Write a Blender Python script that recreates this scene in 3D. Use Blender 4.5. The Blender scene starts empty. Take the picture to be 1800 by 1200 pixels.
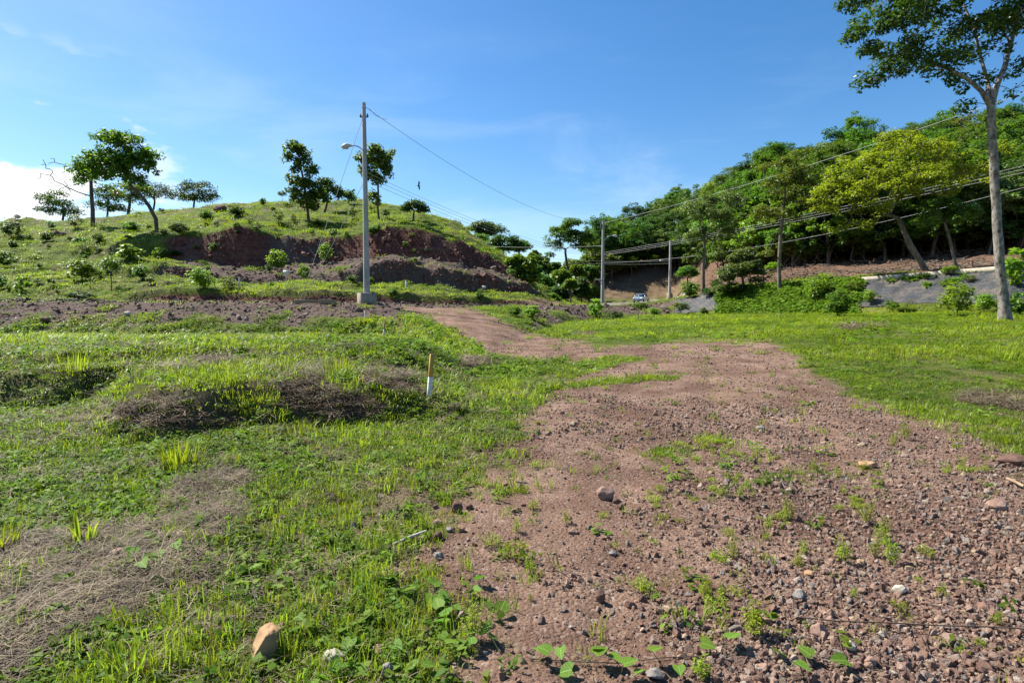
import bpy, bmesh, math, random
import numpy as np
from mathutils import Vector, Matrix

# ------------------------------------------------------------------ camera
EYE = 1.6
TILT = math.radians(3.5)
CT, ST = math.cos(TILT), math.sin(TILT)
sc = bpy.context.scene
COL = sc.collection
cam = bpy.data.cameras.new('camera')
cam.lens = 20.0
cam.sensor_width = 36.0
cam.clip_start = 0.05
cam.clip_end = 6000
camo = bpy.data.objects.new('camera', cam)
COL.objects.link(camo)
camo.location = (0, 0, EYE)
camo.rotation_euler = (math.radians(90) - TILT, 0, 0)
sc.camera = camo

# ------------------------------------------------------------------ sun, sky, exposure
SUN_EL = math.radians(50)
SH = Vector((-0.87, 0.49)).normalized()
SUN = Vector((SH.x * math.cos(SUN_EL), SH.y * math.cos(SUN_EL), math.sin(SUN_EL)))
sl = bpy.data.lights.new('sun', 'SUN')
sl.energy = 5.0
sl.angle = math.radians(0.53)
sl.color = (1.0, 0.95, 0.86)
so = bpy.data.objects.new('sun', sl)
COL.objects.link(so)
so.location = (-60, 30, 80)
so.rotation_euler = SUN.to_track_quat('Z', 'Y').to_euler()

world = bpy.data.worlds.new('World')
sc.world = world
world.use_nodes = True
wt = world.node_tree
for n in list(wt.nodes):
    wt.nodes.remove(n)


def mk(tree, kind, **kw):
    n = tree.nodes.new(kind)
    for k, v in kw.items():
        setattr(n, k, v)
    return n


def setin(node, **kw):
    for k, v in kw.items():
        node.inputs[k].default_value = v
    return node


w_out = mk(wt, 'ShaderNodeOutputWorld')
w_bg = mk(wt, 'ShaderNodeBackground')
w_bg.inputs['Strength'].default_value = 0.074
w_sky = mk(wt, 'ShaderNodeTexSky')
w_sky.sky_type = 'NISHITA'
w_sky.sun_disc = False
w_sky.sun_elevation = SUN_EL
w_sky.sun_rotation = math.atan2(SH.x, SH.y)
w_sky.altitude = 100
w_sky.air_density = 1.0
w_sky.dust_density = 0.6
w_sky.ozone_density = 3.0
w_hsv = mk(wt, 'ShaderNodeHueSaturation')
w_hsv.inputs['Saturation'].default_value = 1.3
w_hsv.inputs['Value'].default_value = 1.0
wt.links.new(w_sky.outputs['Color'], w_hsv.inputs['Color'])
# clouds: low cumulus on the left of the view and around behind, thin cirrus veil
w_tc = mk(wt, 'ShaderNodeTexCoord')
w_map = mk(wt, 'ShaderNodeMapping')
w_map.inputs['Scale'].default_value = (1, 1, 2.2)
wt.links.new(w_tc.outputs['Generated'], w_map.inputs['Vector'])
w_n = mk(wt, 'ShaderNodeTexNoise')
w_map.inputs['Location'].default_value = (1.3, 4.2, 0.7)
setin(w_n, Scale=6.0, Detail=9.0, Roughness=0.55, Distortion=0.15)
wt.links.new(w_map.outputs['Vector'], w_n.inputs['Vector'])
w_sep = mk(wt, 'ShaderNodeSeparateXYZ')
wt.links.new(w_tc.outputs['Generated'], w_sep.inputs['Vector'])


def wmath(op, a, b=None, clamp=False):
    n = mk(wt, 'ShaderNodeMath', operation=op, use_clamp=clamp)
    for i, v in enumerate((a, b)):
        if v is None:
            continue
        if isinstance(v, (int, float)):
            n.inputs[i].default_value = v
        else:
            wt.links.new(v, n.inputs[i])
    return n.outputs[0]


def wramp(v, lo, hi):
    n = mk(wt, 'ShaderNodeMapRange', interpolation_type='SMOOTHSTEP')
    n.inputs['From Min'].default_value = lo
    n.inputs['From Max'].default_value = hi
    wt.links.new(v, n.inputs['Value'])
    return n.outputs[0]


# azimuth weight: 1 towards the left (west), falling to 0 by the middle of the view
azw = wmath('MULTIPLY', wramp(w_sep.outputs['X'], -0.40, -0.62), 1.0)
elw = wmath('MULTIPLY', wramp(w_sep.outputs['Z'], 0.34, 0.12), 1.0)
thr = wmath('MULTIPLY', azw, elw)
cl = wmath('ADD', w_n.outputs[0], wmath('MULTIPLY', thr, 0.18))
cmask = wramp(cl, 0.62, 0.72)
cmask = wmath('MULTIPLY', cmask, wmath('MULTIPLY', azw, wramp(w_sep.outputs['Z'], 0.36, 0.26)), True)
w_map2 = mk(wt, 'ShaderNodeMapping')
w_map2.inputs['Scale'].default_value = (1.2, 1, 4.0)
w_map2.inputs['Rotation'].default_value = (0.2, 0.35, 0.3)
wt.links.new(w_tc.outputs['Generated'], w_map2.inputs['Vector'])
w_n2 = mk(wt, 'ShaderNodeTexNoise')
setin(w_n2, Scale=2.2, Detail=6.0, Roughness=0.6, Distortion=0.5)
wt.links.new(w_map2.outputs['Vector'], w_n2.inputs['Vector'])
veil = wmath('MULTIPLY', wramp(w_n2.outputs[0], 0.45, 0.75), wramp(w_sep.outputs['Z'], 0.50, 0.10))
veil = wmath('MULTIPLY', veil, 0.28)
w_mixv = mk(wt, 'ShaderNodeMixRGB')
w_mixv.inputs['Color2'].default_value = (6.0, 6.8, 7.6, 1)
wt.links.new(veil, w_mixv.inputs['Fac'])
wt.links.new(w_hsv.outputs['Color'], w_mixv.inputs['Color1'])
w_mixc = mk(wt, 'ShaderNodeMixRGB')
w_mixc.inputs['Color2'].default_value = (7.2, 7.3, 7.4, 1)
wt.links.new(cmask, w_mixc.inputs['Fac'])
wt.links.new(w_mixv.outputs['Color'], w_mixc.inputs['Color1'])
wt.links.new(w_mixc.outputs['Color'], w_bg.inputs['Color'])
wt.links.new(w_bg.outputs['Background'], w_out.inputs['Surface'])

vs = sc.view_settings
vs.view_transform = 'Standard'
vs.look = 'None'
vs.exposure = 1.25
vs.gamma = 1.0
vs.use_curve_mapping = False
sc.render.engine = 'CYCLES'
sc.cycles.max_bounces = 6
sc.cycles.diffuse_bounces = 3
sc.cycles.transmission_bounces = 4
sc.cycles.transparent_max_bounces = 4

random.seed(7)
RNG = np.random.default_rng(7)


# ------------------------------------------------------------------ noise and projection helpers
def _hash(ix, iy, seed):
    h = (ix.astype(np.int64) * 374761393 + iy.astype(np.int64) * 668265263 + seed * 1442695041) & 0xFFFFFFFF
    h = ((h ^ (h >> 13)) * 1274126177) & 0xFFFFFFFF
    h = h ^ (h >> 16)
    return (h & 0xFFFFFF).astype(np.float64) / float(0xFFFFFF)


def vnoise(x, y, seed=0):
    ix, iy = np.floor(x), np.floor(y)
    fx, fy = x - ix, y - iy
    fx = fx * fx * (3 - 2 * fx)
    fy = fy * fy * (3 - 2 * fy)
    a = _hash(ix, iy, seed)
    b = _hash(ix + 1, iy, seed)
    c = _hash(ix, iy + 1, seed)
    d = _hash(ix + 1, iy + 1, seed)
    return (a * (1 - fx) + b * fx) * (1 - fy) + (c * (1 - fx) + d * fx) * fy


def fbm(x, y, seed=0, octaves=4):
    s, amp, tot = 0, 0.5, 0
    for o in range(octaves):
        s = s + amp * vnoise(x * 2 ** o + 17.3 * o, y * 2 ** o - 9.1 * o, seed + o)
        tot += amp
        amp *= 0.5
    return s / tot - 0.5


def sstep(a, b, x):
    t = np.clip((x - a) / (b - a), 0, 1)
    return t * t * (3 - 2 * t)


def ray(px, py):
    a, b = (np.asarray(px, float) - 900) / 1000.0, (600 - np.asarray(py, float)) / 1000.0
    return a, CT + b * ST, -ST + b * CT          # x, y, z


def at(px, py, d):
    """world point seen at pixel (1800x1200 frame) with world depth y = d"""
    x, y, z = ray(px, py)
    return Vector((float(x / y * d), float(d), float(EYE + z / y * d)))


def zat(py, d):
    b = (600 - py) / 1000.0
    return EYE + (-ST + b * CT) / (CT + b * ST) * d


def project(x, y, z):
    dz = z - EYE
    f = np.maximum(y * CT - dz * ST, 1e-3)
    u = y * ST + dz * CT
    return 900 + 1000 * x / f, 600 - 1000 * u / f


def inpoly(px, py, poly):
    inside = np.zeros(np.shape(px), bool)
    n = len(poly)
    for i in range(n):
        x0, y0 = poly[i]
        x1, y1 = poly[(i + 1) % n]
        if y0 == y1:
            continue
        c = ((y0 > py) != (y1 > py)) & (px < (x1 - x0) * (py - y0) / (y1 - y0) + x0)
        inside ^= c
    return inside


# ------------------------------------------------------------------ terrain
# per column (pixel column of the photograph): toe depth, top-of-bank depth and row, then eight (depth, row) levels
TAB = [
    (-300, 29, 33, 531, [(38, 528), (41, 515), (45, 500), (49, 484), (54, 465), (62, 432), (75, 398)]),
    (0,    29, 33, 531, [(38, 528), (41, 515), (45, 498), (49, 480), (54, 460), (62, 425), (75, 389)]),
    (130,  29, 33, 531, [(38, 528), (41, 516), (45, 500), (49, 480), (54, 458), (62, 423), (76, 385)]),
    (230,  29, 33, 532, [(38, 529), (40.2, 516), (45.5, 492), (48.5, 472), (52, 455), (57.5, 428), (78, 378)]),
    (340,  29, 33, 532, [(38, 530), (39.8, 508), (46, 487), (47.6, 473), (52, 457), (54.5, 415), (79, 362)]),
    (440,  29, 33, 532, [(38, 531), (39.2, 516), (47, 500), (48.4, 483), (52, 470), (55.5, 397), (80, 357)]),
    (500,  29, 33, 533, [(38, 532), (39.2, 514), (47, 500), (48.4, 486), (53, 470), (57.5, 420), (80, 355)]),
    (550,  29, 33, 533, [(38, 532), (39.2, 512), (47, 500), (48.4, 487), (53.5, 464), (57.5, 420), (80, 354)]),
    (600,  28.5, 33, 533, [(38, 533), (39.2, 513), (47, 500), (48.4, 480), (54, 457), (58, 417), (80, 353)]),
    (635,  28.5, 33, 533, [(38, 533), (39.2, 514), (47, 500), (48.4, 470), (54, 455), (58, 408), (80, 354)]),
    (660,  28, 33.5, 532, [(38.5, 534), (39.7, 515), (47.5, 499), (48.9, 466), (53, 457), (58, 404), (79, 356)]),
    (700,  27, 34.2, 534, [(39, 534.5), (40.2, 516), (48, 498), (49.4, 463), (53, 455), (58, 400), (77, 363)]),
    (745,  21, 35.2, 540, [(40, 535.5), (41.2, 519), (48.5, 502), (50, 468), (53, 459), (58.5, 405), (75, 372)]),
    (800,  19, 36.5, 541, [(41, 536), (42.2, 522), (49, 506), (50.5, 475), (53, 465), (60, 420), (72, 391)]),
    (860,  20, 39.5, 539, [(43.5, 536.5), (44.7, 526), (50, 513), (51.4, 485), (54, 478), (60, 447), (67, 433)]),
    (900,  24, 42, 537, [(45, 537), (46.2, 529), (50.5, 519), (52, 497), (54.5, 492), (60, 468), (66, 456)]),
    (950,  33, 44.5, 537, [(47, 537), (48.5, 534), (54, 528), (58, 519), (62, 514), (68, 506), (76, 500)]),
    (1000, 42, 47.5, 536, [(51, 536.6), (58, 535.5), (68, 533), (78, 528), (86, 522), (95, 512), (110, 505)]),
    (1050, 46, 50, 536, [(55, 536.6), (70, 536), (85, 534.5), (100, 532), (114, 528), (121, 490), (160, 462)]),
    (1130, 48, 52, 536, [(56, 536.6), (75, 535), (92, 532), (105, 530), (115, 527), (122, 470), (160, 420)]),
    (1180, 48, 52, 530, [(54, 530.5), (72, 529.5), (90, 529), (104, 528), (114, 527), (121, 474), (152, 408)]),
    (1215, 47, 50.5, 521, [(52, 520.5), (62, 521), (76, 521), (90, 521), (104, 520), (112, 482), (142, 400)]),
    (1260, 45, 48, 513, [(49, 512), (58, 507), (66, 500), (74, 492), (82, 480), (90, 463), (130, 385)]),
    (1400, 39, 42.5, 500, [(43.5, 499), (48, 493), (53, 485), (58, 478), (64, 468), (72, 450), (110, 348)]),
    (1500, 35.5, 39, 495, [(40, 494), (44, 487), (49, 480), (54, 473), (60, 462), (68, 445), (105, 325)]),
    (1750, 30, 33.5, 476, [(34.5, 475), (38, 470), (43, 463), (48, 455), (54, 445), (62, 425), (95, 305)]),
    (2200, 26, 30, 455, [(31, 454), (35, 448), (40, 440), (45, 432), (51, 420), (58, 400), (90, 280)]),
]
# the cuts are steep: bring each cut's lip close behind its foot
for _t in TAB:
    if 225 < _t[0] < 955:
        _l = _t[4]
        _l[1] = (_l[0][0] + 0.55, _l[1][1])
        _l[3] = (_l[2][0] + 0.7, _l[3][1])
        _l[5] = (_l[4][0] + (1.6 if _t[0] < 880 else 3.0), _l[5][1])
    if 1045 < _t[0] < 1220:
        _l = _t[4]
        _l[5] = (_l[4][0] + 11.0, _l[5][1])
TPX = np.array([t[0] for t in TAB], float)
TOE = np.array([t[1] for t in TAB], float)
KD = [np.array([t[2] for t in TAB], float)] + [np.array([t[4][k][0] for t in TAB], float) for k in range(7)]
KZ = [np.array([zat(t[3], t[2]) for t in TAB])] + [np.array([zat(t[4][k][1], t[4][k][0]) for t in TAB]) for k in range(7)]
# beyond the crest
KD.append(KD[-1] + 45)
KZ.append(np.where(TPX < 960, KZ[7] - 5, KZ[7] + 3))
KD.append(np.full(len(TAB), 420.0))
KZ.append(np.where(TPX < 960, 1.0, 4.0))


def lawn(x, y):
    z = 0.010 * np.clip(y - 8, 0, 60) + 0.045 * np.clip(x - 2, 0, 24) * sstep(6, 20, y)
    # raised weedy shelf on the left, its ragged edge about eight metres out
    ey = 8.3 + 0.9 * np.sin(x * 0.62 + 0.4) + 0.45 * np.sin(x * 1.7) + 1.8 * fbm(x * 0.6, y * 0.6, 31, 4)
    ex = -1.45 - 0.45 * sstep(10, 15, y) + 0.5 * fbm(x * 0.8 + 4, y * 0.8, 32, 3) * 2
    shelf = sstep(-0.7, 0.7, y - ey + 0.5 * fbm(x * 2.2, y * 2.2, 36, 3)) * sstep(1.0, -0.9, x - ex) * sstep(21, 12, y)
    z = z + 0.56 * shelf
    # second little scarp behind it
    z = z + 0.16 * sstep(-0.3, 0.35, y - (10.8 + 0.7 * np.sin(x * 0.9))) * sstep(0.6, -0.6, x + 1.9) * sstep(20, 13, y)
    z = z + 0.10 * np.abs(fbm(x * 1.4, y * 1.4, 35, 3)) * sstep(0.2, -0.8, x) * sstep(9, 6, y) * sstep(1.2, 2.2, y)
    # wheel ruts and a washed channel on the track
    off = x - (0.27 * y + 0.25 + 0.25 * np.sin(y * 0.5))
    rut = np.exp(-((off - 0.8) / 0.17) ** 2) + np.exp(-((off + 0.75) / 0.17) ** 2)
    z = z - 0.045 * rut * sstep(1.5, 3, y) * sstep(20, 13, y) * (0.6 + 1.2 * fbm(x * 0.7, y * 0.7, 33, 2))
    z = z - 0.05 * np.exp(-((x - 2.6 - 0.12 * y - 0.3 * np.sin(y * 1.1)) / 0.2) ** 2) * sstep(13, 8, y) * sstep(1.5, 3, y)
    # shallow hollow with dark soil, between stake and track
    z = z - 0.16 * np.exp(-(((x + 3.55) / 0.55) ** 2 + ((y - 22.0) / 0.7) ** 2))
    return z


def colpx(x, y):
    return np.clip(900 + 1000 * x / np.maximum(y, 4.0), -290, 2190)


def zones(x, y):
    """level index (0 lawn, 1 bank, 2.. levels) and fraction within it"""
    px = colpx(x, y)
    knots = [np.interp(px, TPX, TOE)] + [np.interp(px, TPX, k) for k in KD]
    lev = np.zeros(np.shape(x), int)
    frac = np.zeros(np.shape(x))
    for k in range(len(knots) - 1):
        m = (y >= knots[k]) & (y < knots[k + 1])
        lev = np.where(m, k + 1, lev)
        frac = np.where(m, (y - knots[k]) / (knots[k + 1] - knots[k]), frac)
    lev = np.where(y >= knots[-1], len(knots), lev)
    return px, lev, frac


def height(x, y):
    x = np.asarray(x, float)
    y = np.asarray(y, float)
    wob = 18 * fbm(x * 0.35, y * 0.35, 77, 3) * sstep(30, 45, y)   # make the cuts wander
    xx = x + wob * y / 1000.0
    px = colpx(xx, y)
    toe = np.interp(px, TPX, TOE)
    knots = [toe] + [np.interp(px, TPX, k) for k in KD]
    ztoe = lawn(x, toe)
    zk = [ztoe] + [np.interp(px, TPX, k) for k in KZ]
    z = lawn(x, y)
    for k in range(len(knots) - 1):
        m = (y >= knots[k]) & (y < knots[k + 1])
        t = (y - knots[k]) / np.maximum(knots[k + 1] - knots[k], 1e-3)
        z = np.where(m, zk[k] + (zk[k + 1] - zk[k]) * t, z)
    z = np.where(y >= knots[-1], zk[-1], z)
    # relief
    near = sstep(14, 5, np.hypot(x, y))
    z = z + 0.10 * fbm(x * 0.45, y * 0.45, 3, 3) + 0.05 * fbm(x * 2.3, y * 2.3, 5, 3) * near + 0.022 * fbm(x * 9, y * 9, 6, 3) * near
    bank = sstep(-0.5, 0.7, y - toe) * sstep(0.5, -0.5, y - knots[1])
    z = z + bank * (0.35 * fbm(x * 1.1, y * 1.1, 8, 4)) * np.where((px > 705) & (px < 960), 0.3, 1.0)
    hill = sstep(0, 3, y - knots[2]) * np.where(px < 980, 1.0, sstep(980, 1060, px) * 0.7)
    z = z + hill * (1.1 * fbm(x * 0.28, y * 0.28, 12, 4) + 0.5 * fbm(x * 1.3, y * 1.3, 14, 3))
    cut = ((y > knots[5]) & (y < knots[6]) & (px > 280) & (px < 1255)) | ((y > knots[3]) & (y < knots[4]) & (px > 250) & (px < 960))
    z = z + np.where(cut, 0.7 * np.abs(fbm(x * 0.8, y * 0.35, 21, 4)), 0)
    return z


def H(x, y):
    return float(height(np.array([x]), np.array([y]))[0])


_DS = np.concatenate([np.arange(1.2, 12, 0.02), np.arange(12, 70, 0.08), np.arange(70, 200, 0.3)])


def ground_hit(px, py):
    rx, ry, rz = ray(px, py)
    X = rx / ry * _DS
    Z = EYE + rz / ry * _DS
    g = height(X, _DS)
    k = np.nonzero(Z <= g)[0]
    if len(k) == 0:
        return None
    i = k[0]
    return Vector((X[i], _DS[i], g[i]))


def on_ground(px, d):
    x = (px - 900) / 1000.0 * d
    return Vector((x, d, H(x, d)))


# road centre line (world)
ROADLINE = np.array([(-160, 35.6), (-60, 35.6), (-20, 35.7), (-9, 36.3), (-4, 38.5), (0.5, 43), (4.5, 49), (9, 58), (13.5, 70),
                     (19.8, 90), (26, 103), (34, 112), (46, 118)], float)


def road_dist(x, y):
    best = np.full(np.shape(x), 1e9)
    for (x0, y0), (x1, y1) in zip(ROADLINE[:-1], ROADLINE[1:]):
        dx, dy = x1 - x0, y1 - y0
        t = np.clip(((x - x0) * dx + (y - y0) * dy) / (dx * dx + dy * dy), 0, 1)
        best = np.minimum(best, np.hypot(x - x0 - t * dx, y - y0 - t * dy))
    return best


RAMP = [(680, 536), (800, 534), (840, 546), (880, 561), (945, 588), (1010, 598), (1050, 608), (1120, 606), (1050, 622), (1000, 634),
        (930, 633), (868, 628), (838, 612), (805, 588), (765, 566), (715, 552)]
TRACK = [(1000, 636), (1060, 614), (1150, 603), (1260, 598), (1345, 600), (1398, 622), (1420, 645), (1480, 690), (1560, 718), (1650, 738),
         (1730, 770), (1765, 795), (1830, 815), (2400, 930), (4000, 1250), (6000, 1700), (740, 1700), (800, 1260), (850, 1165), (840, 1100), (770, 1050), (640, 1030),
         (590, 1000), (640, 965), (730, 925), (800, 870), (850, 820), (905, 760), (945, 705), (985, 668)]
STRAWS = [
    [(-300, 1000), (0, 965), (130, 935), (230, 920), (300, 880), (400, 825), (440, 865), (405, 940), (330, 990), (345, 1040), (230, 1080), (120, 1130), (60, 1185), (-300, 1330)],
    [(215, 708), (300, 702), (420, 735), (430, 752), (330, 748), (215, 748), (120, 735)],
    [(450, 672), (560, 660), (640, 690), (700, 722), (680, 742), (600, 728), (500, 712)],
    [(630, 645), (710, 660), (740, 690), (700, 696), (650, 670)],
    [(800, 628), (870, 634), (875, 644), (805, 646)],
    [(1690, 690), (1790, 688), (1860, 702), (1800, 725), (1720, 715)],
    [(330, 632), (400, 628), (410, 638), (340, 644)],
    [(985, 580), (1045, 580), (1055, 590), (1000, 590)],
    [(1475, 573), (1560, 571), (1550, 577), (1485, 579)],
]
BARE = [[(-100, 612), (70, 608), (95, 622), (-100, 630)], [(195, 603), (300, 603), (300, 610), (200, 611)]]
SPARSE = [(540, 900), (640, 850), (760, 800), (880, 770), (915, 790), (860, 880), (880, 1000), (860, 1120), (740, 1090), (600, 1060), (500, 1010)]
# strips of grass that run across the track
STREAKS = [[(930, 655), (1000, 640), (1110, 626), (1150, 628), (1060, 648), (1000, 665), (930, 690)],
           [(960, 678), (1060, 664), (1200, 660), (1190, 667), (1070, 674), (1000, 682), (940, 690)],
           [(990, 645), (1060, 628), (1110, 622), (1060, 634)]]


def jittered(px, py, x, y, amp=1.0):
    s = np.clip(1000 / np.maximum(np.hypot(x, y), 2) * 0.16, 5, 46) * amp
    jx = px + s * (fbm(x * 2.1, y * 2.1, 41, 4) * 4)
    jy = py + s * 0.5 * (fbm(x * 2.1 + 50, y * 2.1, 42, 4) * 4)
    return jx, jy


def masks(x, y, z, soft=True):
    """surface composition of the ground: gravel, straw, red earth, rubble, brown earth, road"""
    px, py = project(x, y, z)
    infront = y > 1.0
    jx, jy = jittered(px, py, x, y)
    cpx, lev, fr = zones(x, y)
    gravel = (inpoly(jx, jy, TRACK) | inpoly(jx, jy, RAMP)) & infront
    gravel |= (y <= 1.0) & (x > -0.3)
    streak = np.zeros(np.shape(x), bool)
    hx, hy = jittered(px, py, x, y, 0.35)
    for p in STREAKS:
        streak |= inpoly(hx, hy, p)
    gravel &= ~streak
    for p in BARE:
        gravel |= inpoly(hx, hy, p)
    gravel &= lev < 2
    straw = np.zeros(np.shape(x), bool)
    for p in STRAWS:
        straw |= inpoly(jx, jy, p)
    straw &= infront & (lev == 0)
    straw = straw.astype(float)
    n = fbm(x * 0.5, y * 0.5, 51, 4)
    straw = np.maximum(straw, sstep(0.16, 0.30, n) * 0.5 * (lev == 0) * (x < -0.5))
    gravel = gravel.astype(float)
    if soft:
        for q in (1, 2, 3):
            s_ = np.clip(1000 / np.maximum(np.hypot(x, y), 2) * 0.32, 5, 80) * np.where((px < 960) & (py > 800), 2.0, 1.0)
            kx = px + s_ * (fbm(x * 3.1 + 9 * q, y * 3.1, 141 + q, 4) * 4)
            ky = py + s_ * 0.5 * (fbm(x * 3.1 - 9 * q, y * 3.1, 151 + q, 4) * 4)
            gq = (inpoly(kx, ky, TRACK) | inpoly(kx, ky, RAMP)) & infront & (lev < 2) & ~streak
            gravel = gravel + gq
        gravel = gravel / 4.0
        gravel = np.maximum(gravel, 0.55 * inpoly(jx, jy, SPARSE) * (0.6 + 1.6 * fbm(x * 3, y * 3, 161, 3)))
        gravel = np.clip(gravel, 0, 1)
    straw = straw * (1 - gravel)
    n2 = fbm(x * 0.7, y * 0.7, 61, 4)
    n3 = fbm(x * 0.25, y * 0.25, 63, 4)
    left = cpx < 965
    red = np.zeros(np.shape(x))
    rub = np.zeros(np.shape(x))
    brown = np.zeros(np.shape(x))
    # bank left of the ramp and centre bank : dark rubble with weeds towards its toe
    b = (lev == 1) & (cpx < 1195)
    g_patch = sstep(-0.06, 0.10, n2 + (np.where(cpx > 930, 0.30, 0.5) - fr) * 0.55)
    rub = np.where(b & ~((cpx > 708) & (cpx < 930)), 1 - g_patch * 0.9, rub)
    rub = np.where((lev == 2) & left, 0.85, rub)
    # cuts of the left hill
    wgt = sstep(232, 300, cpx) * sstep(955, 900, cpx)
    red = np.where((lev == 3) & left, sstep(0.75, 0.45, fr + n2 * 0.8) * wgt, red)
    rub = np.where((lev == 5) & left, sstep(262, 300, cpx) * sstep(960, 940, cpx), rub)
    red = np.where((lev == 5) & left, 0.75 * sstep(560, 650, cpx) * sstep(960, 920, cpx), red)
    rub = np.where((lev == 6) & left, 0.95 * sstep(285, 330, cpx) * sstep(960, 930, cpx) * sstep(0.22, 0.08, n2), rub)
    w3 = sstep(285, 310, cpx) * sstep(930, 880, cpx)
    red = np.where((lev == 7) & left, w3 * sstep(1.05, 0.9, fr + n2 * 0.45), red)
    rub = np.where((lev == 7) & left, w3 * (sstep(455, 490, cpx + 60 * n3) * sstep(610, 560, cpx + 60 * n3) + 0.35 * sstep(0.0, 0.15, n2)) * sstep(1.05, 0.9, fr + n2 * 0.45), rub)
    # bare rubbly patches on the crest of the hill
    rub = np.where((lev >= 7) & left & (fr > 0.55) & (lev == 8), np.maximum(rub, 0.9 * sstep(0.06, 0.16, n2)), rub)
    straw = np.where((lev >= 3) & left, np.maximum(straw, 0.55 * sstep(0.05, 0.22, n3)), straw)
    # right side: cut beyond the road, forest floor
    r = ~left
    brown = np.where(r & (cpx > 1010) & (cpx < 1256) & (lev >= 7), 1.0, brown)
    gravel = np.where(r & (cpx > 1040) & (cpx < 1262) & (lev == 7), 0.8, gravel)
    brown = np.where(r & (cpx > 1040) & (cpx < 1262) & (lev == 7), sstep(0.45, 1.0, fr + n2), brown)
    fl = np.interp(cpx, [1230, 1290, 1560, 1640], [2.0, 4.2, 3.9, 3.0])
    brown = np.where(r & (cpx >= 1225) & (lev + fr > fl + n2 * 1.5), 1.0, brown)
    straw = np.where(r & (lev >= 2) & (lev <= 6) & (cpx < 1215), np.maximum(straw, 0.45 + n2), straw)
    rdist = road_dist(x, y) + np.where(x < 2, 1.0, 0.0)
    road = sstep(3.3, 2.9, rdist) * ((lev >= 2) & (lev <= 6)) * np.where((lev >= 3) & (cpx < 900), 0, 1)
    dirtroad = road * (x < 6)
    road = road * (x >= 6)
    gravel = np.maximum(gravel, dirtroad * 0.9)
    straw = straw * (1 - np.clip(red + rub + brown + road + dirtroad, 0, 1))
    return gravel, straw, red, np.clip(rub, 0, 1), brown, road


def build_grid():
    ys = [-60, -40, -25, -15, -9, -5, -2.5, -1, -0.2, 0.5, 0.9]
    y = 1.2
    while y < 30:
        ys.append(y)
        y += max(0.03, 0.012 * y)
    while y < 62:
        ys.append(y)
        y += 0.18
    while y < 260:
        ys.append(y)
        y += 0.013 * y
    ys += [300, 360, 430, 600, 900, 1400, 2200, 3500]
    ys = np.array(ys)
    fine = np.arange(-1.02, 1.0201, 0.0045)
    out = []
    a = 1.06
    while a < 9:
        out.append(a)
        a *= 1.09
    out = np.array(out)
    cols = np.concatenate([-out[::-1], fine, out])
    Y = np.repeat(ys[:, None], len(cols), 1)
    X = cols[None, :] * (np.maximum(Y, 0) + 6)
    Z = height(X, Y)
    return X, Y, Z


GX, GY, GZ = build_grid()
NR, NC = GX.shape


def mix_rgb(tree, fac, c1, c2, blend='MIX'):
    n = mk(tree, 'ShaderNodeMixRGB', blend_type=blend)
    for sock, v in (('Fac', fac), ('Color1', c1), ('Color2', c2)):
        if isinstance(v, (int, float)):
            n.inputs[sock].default_value = v
        elif isinstance(v, tuple):
            n.inputs[sock].default_value = (*v, 1)
        else:
            tree.links.new(v, n.inputs[sock])
    return n.outputs['Color']


def noise(tree, vec, scale, detail=4, rough=0.55, dist=0.0):
    n = mk(tree, 'ShaderNodeTexNoise')
    setin(n, Scale=scale, Detail=detail, Roughness=rough, Distortion=dist)
    tree.links.new(vec, n.inputs['Vector'])
    return n


def ramp(tree, v, stops, interp='LINEAR'):
    n = mk(tree, 'ShaderNodeValToRGB')
    cr = n.color_ramp
    cr.interpolation = interp
    while len(cr.elements) < len(stops):
        cr.elements.new(0.5)
    for e, (p, c) in zip(cr.elements, stops):
        e.position = p
        e.color = (*c, 1) if len(c) == 3 else c
    tree.links.new(v, n.inputs['Fac'])
    return n.outputs['Color']


def maprange(tree, v, a, b, c=0.0, d=1.0):
    n = mk(tree, 'ShaderNodeMapRange')
    n.inputs['From Min'].default_value = a
    n.inputs['From Max'].default_value = b
    n.inputs['To Min'].default_value = c
    n.inputs['To Max'].default_value = d
    tree.links.new(v, n.inputs['Value'])
    return n.outputs[0]


def new_mat(name):
    m = bpy.data.materials.new(name)
    m.use_nodes = True
    t = m.node_tree
    for n in list(t.nodes):
        t.nodes.remove(n)
    o = mk(t, 'ShaderNodeOutputMaterial')
    p = mk(t, 'ShaderNodeBsdfPrincipled')
    p.inputs['Roughness'].default_value = 0.85
    p.inputs['Specular IOR Level'].default_value = 0.2
    t.links.new(p.outputs[0], o.inputs['Surface'])
    return m, t, p, o


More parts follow.
